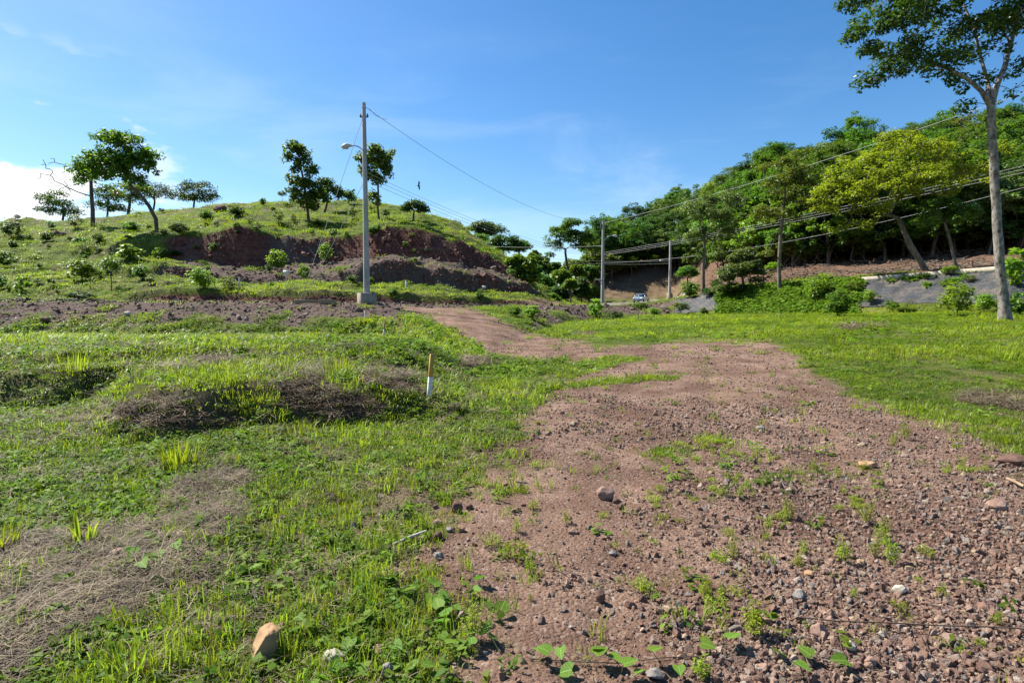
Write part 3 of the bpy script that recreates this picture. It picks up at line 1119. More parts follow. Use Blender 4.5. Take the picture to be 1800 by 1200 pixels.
def clumps_in(ells, n, rng, shell=0.35):
    """ellipsoids [(c, (rx,ry,rz))]; clump centres, mostly in the outer shell"""
    vol = np.array([e[1][0] * e[1][1] * e[1][2] for e in ells]) ** (2 / 3)
    vol /= vol.sum()
    out = []
    for (c, r), w in zip(ells, vol):
        k = max(1, int(round(n * w)))
        q = rng.normal(size=(k, 3))
        q /= np.linalg.norm(q, axis=1, keepdims=True)
        q[:, 2] = np.where(q[:, 2] < -0.35, -q[:, 2], q[:, 2])
        rr = shell + (1 - shell) * rng.uniform(0, 1, (k, 1)) ** 0.5
        out.append(np.array(c) + q * rr * np.array(r))
    return np.concatenate(out)


def px_tree(name, label, cat, base, d, trunk_px, ells_px, n, clump_r, per, leaf, mats, seed, group=None, depth=0.85, flat=0.6, up=0.5, fork=-1,
            dshift=None, bare_px=None, rmin=0.018, sides=9, shell=0.35, limbs_px=None, limb=0.75):
    """a tree given by what the photograph shows of it: trunk points (px, row, width px) and crown ellipses (px, row, rx, ry) at depth d"""
    rng = np.random.default_rng(seed)
    s = d / 1000.0
    b = Vector(base)
    tr = []
    for i, q in enumerate(trunk_px):
        p = at(q[0], q[1], d + (q[3] if len(q) > 3 else 0.0)) - b
        if i == 0:
            p = Vector((0, 0, -0.25))
        tr.append((p, max(q[2] * s / 2, 0.02)))
    ells = []
    for q in ells_px:
        dd = d + (q[4] if len(q) > 4 else 0.0)
        c = at(q[0], q[1], dd) - b
        ells.append((tuple(c), (q[2] * s, q[2] * s * depth, q[3] * s)))
    cl_ = clumps_in(ells, n, rng, shell)
    bare = None
    if bare_px:
        bare = np.array([tuple(at(q[0], q[1], d + q[2]) - b) for q in bare_px])
    limbs = [[(tuple(at(q[0], q[1], d + q[3]) - b), q[2] * s / 2) for q in lm] for lm in (limbs_px or [])]
    return put_tree(name, label, cat, b, tree_meshes(tr, cl_, clump_r, per, leaf, mats, seed, fork, flat, up, sides, rmin, bare=bare, limb=limb, limbs=limbs), group)


# ------------------------------------------------------------------ rocks
def rock_mesh(name, seed, mat, npts=16, squash=(1, 0.8, 0.62)):
    rng = np.random.default_rng(seed)
    q = rng.normal(size=(npts, 3))
    q /= np.linalg.norm(q, axis=1, keepdims=True)
    q *= rng.uniform(0.82, 1.05, (npts, 1))
    q *= np.array(squash) * rng.uniform(0.8, 1.2, 3)
    bm = bmesh.new()
    for p in q:
        bm.verts.new(p * 0.5)
    r = bmesh.ops.convex_hull(bm, input=bm.verts)
    bmesh.ops.delete(bm, geom=[g for g in r['geom_interior'] if isinstance(g, bmesh.types.BMVert)], context='VERTS')
    bmesh.ops.bevel(bm, geom=bm.edges[:], offset=0.03, segments=1, affect='EDGES')
    bmesh.ops.triangulate(bm, faces=bm.faces[:])
    me = bpy.data.meshes.new(name)
    bm.to_mesh(me)
    bm.free()
    me.materials.append(mat)
    return me


def big_rock_mesh(name, seed, mat, squash):
    """a hull subdivided and roughened: for the few stones seen close"""
    rng = np.random.default_rng(seed)
    q = rng.normal(size=(30, 3))
    q /= np.linalg.norm(q, axis=1, keepdims=True)
    q *= rng.uniform(0.85, 1.05, (30, 1))
    big = max(squash)
    q *= np.array(squash) / big
    bm = bmesh.new()
    for p in q:
        bm.verts.new(p * 0.5)
    r = bmesh.ops.convex_hull(bm, input=bm.verts)
    bmesh.ops.delete(bm, geom=[g for g in r['geom_interior'] if isinstance(g, bmesh.types.BMVert)], context='VERTS')
    bmesh.ops.bevel(bm, geom=bm.edges[:], offset=0.014, segments=2, affect='EDGES', profile=0.6)
    bmesh.ops.triangulate(bm, faces=bm.faces[:])
    bmesh.ops.subdivide_edges(bm, edges=bm.edges[:], cuts=2, use_grid_fill=True)
    for v in bm.verts:
        c = np.array([v.co.x, v.co.y, v.co.z])
        k = fbm(np.array([c[0] * 6 + c[2] * 3]), np.array([c[1] * 6 - c[2] * 4]), seed, 3)[0]
        v.co += v.co.normalized() * k * 0.13
    for v in bm.verts:
        v.co *= big
    me = bpy.data.meshes.new(name)
    bm.to_mesh(me)
    bm.free()
    for p in me.polygons:
        p.use_smooth = True
    me.materials.append(mat)
    return me


# ------------------------------------------------------------------ scattering of what nobody could count
def scatter(name, label, pts, rot, scl, idx, tint, protos):
    n = len(pts)
    me = bpy.data.meshes.new(name)
    me.vertices.add(n)
    me.vertices.foreach_set('co', np.asarray(pts, np.float32).ravel())
    scl = np.asarray(scl, np.float32)
    if scl.ndim == 1:
        scl = np.repeat(scl[:, None], 3, 1)
    for an, ty, key, arr in (('rot', 'FLOAT_VECTOR', 'vector', rot), ('scl', 'FLOAT_VECTOR', 'vector', scl), ('idx', 'INT', 'value', idx), ('tint', 'FLOAT', 'value', tint)):
        a = me.attributes.new(an, ty, 'POINT')
        a.data.foreach_set(key, np.asarray(arr, np.int32 if ty == 'INT' else np.float32).ravel())
    o = add_obj(name, me)
    tag(o, label, kind='stuff')
    pc = bpy.data.collections.new(name + '_pieces')
    for i, pm in enumerate(protos):
        po = bpy.data.objects.new('%s_piece_%02d' % (name, i), pm)
        pc.objects.link(po)
    ng = bpy.data.node_groups.new(name, 'GeometryNodeTree')
    ng.interface.new_socket('Geometry', in_out='INPUT', socket_type='NodeSocketGeometry')
    ng.interface.new_socket('Geometry', in_out='OUTPUT', socket_type='NodeSocketGeometry')
    gi = ng.nodes.new('NodeGroupInput')
    go = ng.nodes.new('NodeGroupOutput')
    iop = ng.nodes.new('GeometryNodeInstanceOnPoints')
    ci = ng.nodes.new('GeometryNodeCollectionInfo')
    ci.inputs['Collection'].default_value = pc
    ci.inputs['Separate Children'].default_value = True
    ci.inputs['Reset Children'].default_value = True
    iop.inputs['Pick Instance'].default_value = True

    def named(an, ty):
        q = ng.nodes.new('GeometryNodeInputNamedAttribute')
        q.data_type = ty
        q.inputs['Name'].default_value = an
        return q.outputs['Attribute']
    ng.links.new(gi.outputs[0], iop.inputs['Points'])
    ng.links.new(ci.outputs[0], iop.inputs['Instance'])
    ng.links.new(named('idx', 'INT'), iop.inputs['Instance Index'])
    ng.links.new(named('rot', 'FLOAT_VECTOR'), iop.inputs['Rotation'])
    ng.links.new(named('scl', 'FLOAT_VECTOR'), iop.inputs['Scale'])
    ng.links.new(iop.outputs[0], go.inputs[0])
    md = o.modifiers.new('scatter', 'NODES')
    md.node_group = ng
    return o


def blade_tuft(name, seed, mat, blades=14, spread=0.05, h=(0.045, 0.10), w=0.006, lean=0.5, flatlay=False):
    rng = np.random.default_rng(seed)
    V, F = [], []
    for b in range(blades):
        a = rng.uniform(0, 2 * math.pi)
        r = spread * math.sqrt(rng.uniform())
        ba = rng.uniform(0, 2 * math.pi)
        p = np.array([r * math.cos(a), r * math.sin(a), -0.006])
        L = rng.uniform(*h)
        ln = rng.uniform(0.1, lean)
        dr = np.array([math.cos(ba), math.sin(ba), 0])
        sd = np.array([-math.sin(ba), math.cos(ba), 0]) * w * rng.uniform(0.7, 1.3)
        if flatlay:
            e = rng.uniform(-0.05, 0.3)
            p = p + np.array([0, 0, rng.uniform(0.005, 0.035)])
            m = p + dr * L * 0.5 + np.array([0, 0, L * 0.5 * e])
            t = m + dr * L * 0.5 + np.array([0, 0, -L * 0.25 * e]) + sd * rng.uniform(-6, 6)
        else:
            m = p + np.array([0, 0, L * 0.6]) + dr * L * ln * 0.35
            t = p + np.array([0, 0, L * (1 - 0.35 * ln)]) + dr * L * ln
        k = len(V)
        V += [p - sd, p + sd, m + sd * 0.8, m - sd * 0.8, t]
        F += [(k, k + 1, k + 2), (k, k + 2, k + 3), (k + 3, k + 2, k + 4)]
    me = mesh_np(name, np.array(V), np.array(F), [mat])
    return me


def herb_tuft(name, seed, mat, n=16, spread=0.06, h=0.06, leaf=(0.035, 0.02)):
    rng = np.random.default_rng(seed)
    a = rng.uniform(0, 2 * math.pi, n)
    r = spread * np.sqrt(rng.uniform(0, 1, n))
    c = np.stack([r * np.cos(a), r * np.sin(a), rng.uniform(0.15, 1, n) * h], 1)
    v, f, t = leaves_np(c, leaf[0], leaf[1], rng, 0.6)
    return mesh_np(name, v, f, [mat])


def fan_points(n, d0, d1, seed, umax=1.05, umin=None):
    """random ground points in front of the camera, thinning with distance"""
    rng = np.random.default_rng(seed)
    y = np.exp(rng.uniform(math.log(d0), math.log(d1), n))
    x = rng.uniform(-umax if umin is None else umin, umax, n) * (y + (3.2 if umin is None else 2.2))
    z = height(x, y)
    return x, y, z, rng


# ================================================================== built structures
def offset_sheet(px0, px1, f0, f1, n_u, n_v, lift, name, mat, parent, thick=0.10):
    pxs = np.linspace(px0, px1, n_u)
    V = []
    for layer in (lift, lift - thick):
        for j in range(n_v):
            f = f0 + (f1 - f0) * j / (n_v - 1)
            toe = np.interp(pxs, TPX, TOE)
            top = np.interp(pxs, TPX, KD[0])
            y = toe + (top - toe) * f
            x = (pxs - 900) / 1000.0 * y
            z = height(x, y) + layer
            V.append(np.stack([x, y, z], 1))
    V = np.concatenate(V)
    i = np.arange(n_u * n_v).reshape(n_v, n_u)
    top_q = np.stack([i[:-1, :-1], i[:-1, 1:], i[1:, 1:], i[1:, :-1]], -1).reshape(-1, 4)
    bot_q = top_q[:, ::-1] + n_u * n_v
    rim = np.concatenate([i[0, :], i[1:, -1], i[-1, -2::-1], i[-2:0:-1, 0]])
    nxt = np.roll(rim, -1)
    side = np.stack([rim, rim + n_u * n_v, nxt + n_u * n_v, nxt], -1)
    me = mesh_np(name, V, np.concatenate([top_q, bot_q, side]), [mat], True)
    return add_obj(name, me, parent)


def geotextile_mat():
    m, t, p, o = new_mat('black_geotextile')
    geo = mk(t, 'ShaderNodeNewGeometry')
    pos = geo.outputs['Position']
    v = mk(t, 'ShaderNodeTexVoronoi', feature='DISTANCE_TO_EDGE')
    v.inputs['Scale'].default_value = 5.0
    v.inputs['Randomness'].default_value = 0.25
    t.links.new(pos, v.inputs['Vector'])
    n = noise(t, pos, 1.4, 6, 0.65)
    n2 = noise(t, pos, 14, 4, 0.6)
    c = ramp(t, v.outputs['Distance'], [(0.0, (0.065, 0.07, 0.075)), (0.12, (0.028, 0.031, 0.034))])
    c = mix_rgb(t, maprange(t, n.outputs[0], 0.47, 0.66, 0, 0.85), c, (0.12, 0.095, 0.075))
    c = mix_rgb(t, maprange(t, n2.outputs[0], 0.60, 0.70, 0, 0.6), c, (0.30, 0.27, 0.23))
    t.links.new(c, p.inputs['Base Color'])
    p.inputs['Roughness'].default_value = 0.6
    b = mk(t, 'ShaderNodeBump')
    b.inputs['Strength'].default_value = 0.6
    b.inputs['Distance'].default_value = 0.08
    t.links.new(n2.outputs[0], b.inputs['Height'])
    t.links.new(b.outputs[0], p.inputs['Normal'])
    return m


M_GEO = geotextile_mat()
w1 = thing('retaining_slope', 'short dark mesh-covered slope below the third pole, beside the creeper bank', 'retaining wall', on_ground(1222, 47.5))
w2 = thing('retaining_slope', 'long slope under black mesh with pale concrete coping behind tall pale-trunked tree', 'retaining wall', on_ground(1640, 33))


def keep_world(o):
    o.matrix_parent_inverse = o.parent.matrix_world.inverted()


bpy.context.view_layer.update()
keep_world(offset_sheet(1186, 1268, 0.12, 1.0, 40, 14, 0.06, 'mesh_cover', M_GEO, w1))
keep_world(offset_sheet(1492, 2150, 0.22, 1.0, 200, 16, 0.06, 'mesh_cover', M_GEO, w2))


def swept_box(name, pts, w, h, mat, parent):
    V, F = [], []
    for i, p in enumerate(pts):
        a = pts[max(i - 1, 0)]
        b = pts[min(i + 1, len(pts) - 1)]
        d = Vector((b.x - a.x, b.y - a.y, 0)).normalized()
        s = Vector((d.y, -d.x, 0)) * w / 2
        V += [p - s - Vector((0, 0, 0.25)), p + s - Vector((0, 0, 0.25)), p + s + Vector((0, 0, h)), p - s + Vector((0, 0, h))]
    for i in range(len(pts) - 1):
        for k in range(4):
            k2 = (k + 1) % 4
            F.append((i * 4 + k, i * 4 + k2, i * 4 + 4 + k2, i * 4 + 4 + k))
    n = len(pts) * 4
    F += [(3, 2, 1, 0), (n - 4, n - 3, n - 2, n - 1)]
    me = mesh_np(name, np.array([tuple(v) for v in V]), np.array(F), [mat])
    return add_obj(name, me, parent)


M_COPING = plain_mat('pale_coping', (0.44, 0.38, 0.29), (0.58, 0.51, 0.40), 2.0, 0.9, 0.2, 0.1)
cp = []
for px in np.linspace(1512, 2150, 60):
    d = float(np.interp(px, TPX, KD[0])) + 0.15
    x = (px - 900) / 1000 * d
    cp.append(Vector((x, d, zat(float(np.interp(px, TPX, [t[3] for t in TAB])), d) + 0.10)))
keep_world(swept_box('coping', cp, 0.42, 0.16, M_COPING, w2))

# pale gutter kerb along the far road
kb = []
for (x, y) in [(23.6, 88), (26.8, 95), (29.2, 100), (31.6, 105), (33.6, 108.5)]:
    kb.append(Vector((x, y, H(x, y) + 0.02)))
ko = swept_box('kerb', kb, 0.5, 0.14, M_CONC, None)
tag(ko, 'pale concrete kerb of the far road bend below the third pole', kind='structure')


# ================================================================== poles, lamps, cables
def lamp_arm(root, z, side, reach, drop, hd, rise=0.25, fwd=-0.25):
    a = MB()
    d = Vector((side * 0.95, fwd, 0)).normalized()
    pts = [Vector((0, 0, z)) + d * (reach * t) + Vector((0, 0, rise * math.sin(min(1, t * 1.35) * math.pi / 2) - drop * max(0, t - 0.7))) for t in np.linspace(0, 1, 8)]
    a.tube(pts, 0.035, 6)
    arm = a.build('lamp_arm', M_STEEL, root, True)
    h = MB()
    p = pts[-1]
    e = p + d * hd + Vector((0, 0, -hd * 0.22))
    h.tube([p - d * 0.05, p + d * 0.06, p + d * hd * 0.45, e - d * 0.05, e], [0.05, 0.09, 0.15, 0.12, 0.03], 8)
    hh = h.build('lamp_head', M_LAMP, root, True)
    l = MB()
    c = p + d * hd * 0.55 + Vector((0, 0, -0.20))
    l.box((c.x - 0.14, c.y - 0.09, c.z), (c.x + 0.14, c.y + 0.09, c.z + 0.05), 0.0)
    l.build('lens', plain_mat('lamp_lens', (0.55, 0.55, 0.5), (0.6, 0.6, 0.55), 5, 0.3, 0.5), hh)
    return arm


def pole(px, d, py_base, py_top, r0, r1, label, block=None):
    b = at(px, py_base, d)
    b.z = H(b.x, b.y)
    top = at(px, py_top, d).z - b.z
    root = thing('utility_pole', label, 'utility pole', b, 'utility poles')
    m = MB()
    z0 = 0.0
    if block:
        z0 = block[1]
        bl = MB()
        bl.box((-block[0] / 2, -block[0] / 2, -0.5), (block[0] / 2, block[0] / 2, z0), 0.06)
        bo = bl.build('footing', M_BLOCK, root)
        bevel_obj(bo, 0.02, 1)
        bo.rotation_euler = (0, 0, math.radians(28))
    hs = np.linspace(z0 - 0.1, top, 6)
    m.tube([(0, 0, h) for h in hs], [r0 + (r1 - r0) * t for t in np.linspace(0, 1, 6)], 14)
    m.build('shaft', M_CONC_POLE, root, True)
    for hz in (top - 0.95, top - 0.30):
        bnd = MB()
        bnd.tube([(0, 0, hz), (0, 0, hz + 0.08)], r1 + 0.018, 12)
        bnd.build('band', M_STEEL, root)
    return root, b, top


p1, b1, t1 = pole(645, 34.0, 531, 181, 0.19, 0.105, 'tall concrete light pole in stone-coloured footing block on the bank', (0.98, 0.62))
lamp_arm(p1, at(640, 266, 34).z - b1.z, -1, 0.75, 0.05, 0.55, 0.28)
ins = MB()
for (dx, dz) in ((-0.20, -0.72), (0.20, -0.72)):
    ins.tube([(dx, 0, t1 + dz - 0.10), (dx, 0, t1 + dz - 0.02), (dx, 0, t1 + dz + 0.02), (dx, 0, t1 + dz + 0.10)], [0.05, 0.07, 0.05, 0.03], 8)
ins.box((-0.24, -0.03, t1 - 0.84), (0.24, 0.03, t1 - 0.80))
ins.build('insulator', M_CERAMIC, p1)
p2, b2, t2 = pole(1059, 82.0, 534, 389, 0.26, 0.17, 'slim grey pole with side bracket near its foot, at middle of the road')
lamp_arm(p2, at(1060, 424, 82).z - b2.z, 1, 1.35, 0.0, 0.7, 0.75, -0.15)
br = MB()
zb = at(1059, 491, 82).z - b2.z
br.tube([(0, 0, zb), (-1.15, -0.1, zb - 0.05)], 0.06, 5)
br.tube([(0, 0, zb - 0.85), (-0.65, -0.05, zb - 0.03)], 0.05, 5)
br.build('bracket', M_STEEL, p2)
bx2 = MB()
bx2.tube([(-0.30, 0, t2 - 0.9), (-0.30, 0, t2 - 0.35)], 0.10, 8)
bx2.build('insulator', M_CERAMIC, p2)
p3, b3, t3 = pole(1177, 113.0, 525, 423, 0.30, 0.22, 'far pale pole on dark footing beside the road bend and the brown cut bank', (0.9, 1.3))
lamp_arm(p3, at(1177, 459, 113).z - b3.z, -1, 1.5, 0.5, 0.7, 0.35, -0.1)


def cable(label, p0, p1, sag, r=0.02, n=24, mat=None, group='overhead cables', name='power_cable', cat='cable'):
    m = MB()
    p0, p1 = Vector(p0), Vector(p1)
    pts = [p0.lerp(p1, t) - Vector((0, 0, sag * 4 * t * (1 - t))) for t in np.linspace(0, 1, n)]
    m.tube(pts, r, 5)
    o = m.build(name, mat or M_CABLE, None, True)
    return tag(o, label, cat, group)


top1 = b1 + Vector((0.1, 0, t1 - 0.25))
top2 = b2 + Vector((0, 0, t2 - 0.25))
cable('long top cable sagging from the tall light pole to the slim middle pole', top1, top2, 1.9, 0.014)
cable('topmost cable rising from the slim middle pole towards the upper right', top2, at(2050, 75, 36), 0.8, 0.021)
for k, (r0, r1, lab) in enumerate([(303, 282, 'upper'), (307, 288, 'middle'), (312, 295, 'lower')]):
    a2 = at(1059, 444 + 2.5 * k, 82)
    cable('%s of the three thin cables between light pole and slim middle pole' % lab, at(644, r0 + 3 * k, 34), a2, 1.1, 0.011)
    cable('%s of the three parallel cables rising right past the yellow-green tree' % lab, a2, at(2050, 232 + 7 * k, 36), 0.55, 0.015)
cable('single low cable rising right below the three parallel ones', at(1059, 462, 82), at(2050, 262, 36), 1.6, 0.015)
cable('level pale cable from slim middle pole to behind the terraced hill', at(800, 429, 105), at(1059, 432, 82), 0.4, 0.02)
cable('upper of two level cables crossing behind slim pole to the far pole', at(930, 452, 125), at(1177, 459, 113), 0.4, 0.022)
cable('lower of two level cables crossing behind slim pole to the far pole', at(930, 457, 125), at(1177, 463, 113), 0.5, 0.022)
anchor = on_ground(528, 33.2)
cable('long guy wire from top of the tall light pole to the timber edging', at(638, 207, 34), anchor + Vector((0, 0, 0.1)), 0.05, 0.014, 8, group='guy wires', name='guy_wire')
cable('shorter guy wire from mid height of the tall light pole to the timber edging', at(642, 315, 34), anchor + Vector((0.15, 0.1, 0.1)), 0.05, 0.014, 8, group='guy wires', name='guy_wire')
# jumper at the tall pole
jm = MB()
pj = [at(648, 190, 34), at(660, 203, 34), at(672, 209, 34), at(681, 210, 34.9)]
jm.tube(pj, 0.012, 5)
tag(jm.build('jumper_wire', M_CABLE, None, True), 'short slack jumper wire hanging below the top of the tall light pole', 'wire')

# timbers and footing pieces on the bank by the guy wires
for (pa, pb, ww, lab) in [((519, 541), (560, 536), 0.22, 'pale timber beam lying where the guy wires meet the bank'),
                          ((561, 540), (592, 536), 0.24, 'second timber beam lying between guy anchor and light pole footing')]:
    A = on_ground(pa[0], 33.0)
    B = on_ground(pb[0], 33.2)
    m = MB()
    L = (B - A).length
    m.box((0, -ww / 2, 0), (L, ww / 2, ww), 0.0)
    o = m.build('timber_beam', M_TIMBER, None)
    bevel_obj(o, 0.012, 1)
    o.location = A + Vector((0, 0, -0.02))
    o.rotation_euler = (0, -math.asin((B.z - A.z) / L), math.atan2(B.y - A.y, B.x - A.x))
    tag(o, lab, 'timber')


# ================================================================== stakes and small signs
def stake(px, py, h, w, label, two_tone=True, lean=0.0, d=None):
    b = on_ground(px, d) if d else ground_hit(px, py)
    root = thing('marker_stake' if two_tone else 'white_stake', label, 'stake', b, 'survey stakes')
    root.rotation_euler = (math.radians(-4), lean, math.radians(22))
    split = h * 0.48 if two_tone else h
    m = MB()
    m.box((-w / 2, -w / 2, -0.15), (w / 2, w / 2, split))
    bevel_obj(m.build('lower_shaft', M_WHITE, root), w * 0.08, 1)
    if two_tone:
        m = MB()
        m.box((-w / 2, -w / 2, split), (w / 2, w / 2, h))
        bevel_obj(m.build('painted_top', M_OCHRE, root), w * 0.08, 1)
    return root


stake(754, 700, 0.66, 0.062, 'near survey stake, white below and ochre above, in the grass', True, 0.10)
stake(674, 592, 0.74, 0.075, 'farther survey stake, ochre over white, at foot of the bank', True, 0.12)
stake(642, 560, 0.42, 0.07, 'short white stake on the rubble bank below the light pole', False)
stake(421, 506, 0.65, 0.11, 'white stake left of the light pole on the grassy terrace', False)
stake(714, 508, 0.62, 0.10, 'white stake right of the light pole on the grassy terrace', False)


def small_sign(px, py, w, h, label):
    b = ground_hit(px, py + 8)
    root = thing('small_sign', label, 'sign', b, 'small white signs')
    m = MB()
    m.tube([(0, 0, -0.1), (0, 0, 0.45)], 0.03, 6)
    m.build('post', M_STEEL, root)
    m = MB()
    m.box((-w / 2, -0.05, 0.35), (w / 2, -0.031, 0.35 + h))
    m.build('plate', M_WHITE, root)


small_sign(504, 482, 0.55, 0.32, 'small blank white plate below the rubble spur of the hill')
small_sign(851, 506, 0.36, 0.2, 'tiny white plate near the right end of the grassy terrace')


# ================================================================== birds
def bird(px, py, d, label, roll):
    m = MB()
    m.tube([(-0.22, 0, 0), (-0.12, 0, 0), (0.02, 0, 0), (0.14, 0, 0.02), (0.20, 0, 0.02)], [0.01, 0.045, 0.06, 0.035, 0.008], 7)
    for s in (-1, 1):
        m.add([(0.06, 0.03 * s, 0.03), (0.10, 0.30 * s, 0.16), (0.0, 0.60 * s, 0.08), (-0.08, 0.28 * s, 0.13), (-0.08, 0.03 * s, 0.02),
               (0.06, 0.03 * s, 0.01), (0.10, 0.30 * s, 0.145), (0.0, 0.60 * s, 0.07), (-0.08, 0.28 * s, 0.115), (-0.08, 0.03 * s, 0.0)],
              [(0, 1, 3, 4), (5, 9, 8, 6), (0, 5, 6, 1), (4, 3, 8, 9)])
        m.add([(0.10, 0.30 * s, 0.16), (0.0, 0.60 * s, 0.08), (-0.08, 0.28 * s, 0.13), (0.10, 0.30 * s, 0.145), (0.0, 0.60 * s, 0.07), (-0.08, 0.28 * s, 0.115)],
              [(0, 1, 2), (3, 5, 4)])
    o = m.build('bird', plain_mat('bird_plumage', (0.02, 0.02, 0.022), (0.035, 0.033, 0.03), 8, 0.7), None, True)
    o.location = at(px, py, d)
    o.rotation_euler = roll
    tag(o, label, 'bird', 'birds in flight')


bird(736, 327, 60, 'small dark bird in flight above the right shoulder of the hill', (math.radians(70), 0.1, 0.5))
bird(622, 335, 62, 'tiny dark bird gliding left of the tall light pole', (0.1, 0.05, 0.3))


# ================================================================== the car
def build_car():
    loc = at(1127, 525, 92)
    loc.z = H(loc.x, loc.y) + 0.02
    root = thing('parked_car', 'silver-blue compact car on the far road bend below the brown cut bank', 'car', loc)
    root.rotation_euler = (0, 0, math.radians(62 + 180))
    paint, t, p, o = new_mat('car_paint')
    p.inputs['Base Color'].default_value = (0.32, 0.40, 0.46, 1)
    p.inputs['Roughness'].default_value = 0.28
    p.inputs['Metallic'].default_value = 0.4
    p.inputs['Coat Weight'].default_value = 0.6
    glass, t, p, o = new_mat('car_glass')
    p.inputs['Base Color'].default_value = (0.05, 0.06, 0.07, 1)
    p.inputs['Roughness'].default_value = 0.06
    p.inputs['Specular IOR Level'].default_value = 0.8
    rubber = plain_mat('rubber', (0.02, 0.02, 0.02), (0.03, 0.03, 0.03), 8, 0.8)
    rim = plain_mat('rim_alloy', (0.5, 0.5, 0.5), (0.6, 0.6, 0.6), 8, 0.35, 0.5, metal=0.8)
    lampm = plain_mat('car_lamp', (0.7, 0.7, 0.68), (0.8, 0.8, 0.78), 8, 0.2, 0.6)
    red = plain_mat('tail_lamp', (0.4, 0.02, 0.02), (0.5, 0.03, 0.03), 8, 0.3, 0.5)
    trim = plain_mat('dark_trim', (0.03, 0.03, 0.03), (0.045, 0.045, 0.045), 8, 0.7)
    # lower body: side profile lofted across the width
    prof = [(-2.05, 0.30), (-2.12, 0.55), (-2.05, 0.85), (-1.85, 0.98), (1.05, 0.98), (1.75, 0.86), (2.02, 0.72), (2.08, 0.45), (2.0, 0.28)]
    ws = [0.80, 0.86, 0.86, 0.80, 0.80, 0.80, 0.76, 0.80, 0.78]

    def loft(profile, widths, name, mat, bev):
        n = len(profile)
        V = [(x, -w, z) for (x, z), w in zip(profile, widths)] + [(x, w, z) for (x, z), w in zip(profile, widths)]
        bm = bmesh.new()
        vs_ = [bm.verts.new(v) for v in V]
        bm.faces.new(vs_[:n])
        bm.faces.new(vs_[n:][::-1])
        for i in range(n):
            j = (i + 1) % n
            bm.faces.new((vs_[j], vs_[i], vs_[n + i], vs_[n + j]))
        bmesh.ops.recalc_face_normals(bm, faces=bm.faces)
        bmesh.ops.bevel(bm, geom=bm.edges[:], offset=bev, segments=2, affect='EDGES')
        me = bpy.data.meshes.new(name)
        bm.to_mesh(me)
        bm.free()
        me.materials.append(mat)
        return add_obj(name, me, root)
    loft(prof, ws, 'body', paint, 0.05)
    loft([(-1.80, 0.94), (-1.45, 1.46), (0.20, 1.50), (0.98, 0.94)], [0.74, 0.60, 0.60, 0.74], 'cabin', paint, 0.05)

    def plate(name, q, mat, parent=root, t_=0.012):
        q = [Vector(v) for v in q]
        n = (q[1] - q[0]).cross(q[2] - q[0]).normalized() * t_
        V = [v + n for v in q] + [v - n for v in q]
        me = mesh_np(name, np.array([tuple(v) for v in V]), np.array([(0, 1, 2, 3), (7, 6, 5, 4), (0, 4, 5, 1), (1, 5, 6, 2), (2, 6, 7, 3), (3, 7, 4, 0)]), [mat])
        return add_obj(name, me, parent)
    plate('windscreen', [(0.93, -0.66, 1.0), (0.93, 0.66, 1.0), (0.28, 0.54, 1.46), (0.28, -0.54, 1.46)], glass)
    plate('rear_window', [(-1.78, 0.66, 1.0), (-1.78, -0.66, 1.0), (-1.50, -0.54, 1.42), (-1.50, 0.54, 1.42)], glass)
    for s in (-1, 1):
        plate('side_window', [(-1.55, s * 0.725, 1.0), (-0.42, s * 0.725, 1.0), (-0.42, s * 0.625, 1.41), (-1.36, s * 0.625, 1.41)], glass)
        plate('side_window', [(-0.34, s * 0.725, 1.0), (0.78, s * 0.725, 1.0), (0.20, s * 0.625, 1.42), (-0.34, s * 0.625, 1.42)], glass)
        plate('headlight', [(2.03, s * 0.46, 0.66), (2.03, s * 0.74, 0.66), (1.96, s * 0.72, 0.80), (1.98, s * 0.46, 0.80)], lampm, t_=0.03)
        plate('tail_light', [(-2.08, s * 0.56, 0.72), (-2.08, s * 0.80, 0.72), (-2.03, s * 0.80, 0.92), (-2.03, s * 0.56, 0.92)], red, t_=0.03)
        m = MB()
        m.box((0.55, s * 0.80 - 0.09, 0.98), (0.70, s * 0.80 + 0.09, 1.10), 0.1)
        m.build('mirror', paint, root)
        for x in (-1.30, 1.32):
            m = MB()
            m.tube([(x, s * 0.66, 0.32), (x, s * 0.70, 0.32), (x, s * 0.84, 0.32), (x, s * 0.87, 0.32)], [0.27, 0.32, 0.32, 0.27], 18)
            wh = m.build('wheel', rubber, root, True)
            m = MB()
            m.tube([(x, s * 0.865, 0.32), (x, s * 0.885, 0.32)], [0.20, 0.18], 14)
            m.build('rim', rim, wh)
    m = MB()
    m.box((2.02, -0.55, 0.33), (2.10, 0.55, 0.50))
    m.build('bumper', trim, root)
    m = MB()
    m.box((-2.15, -0.62, 0.33), (-2.06, 0.62, 0.48))
    m.build('bumper', trim, root)


build_car()


# ================================================================== trees
L = M_LEAF


def hit(px, py):
    h = ground_hit(px, py)
    return h if h is not None else on_ground(px, 80)


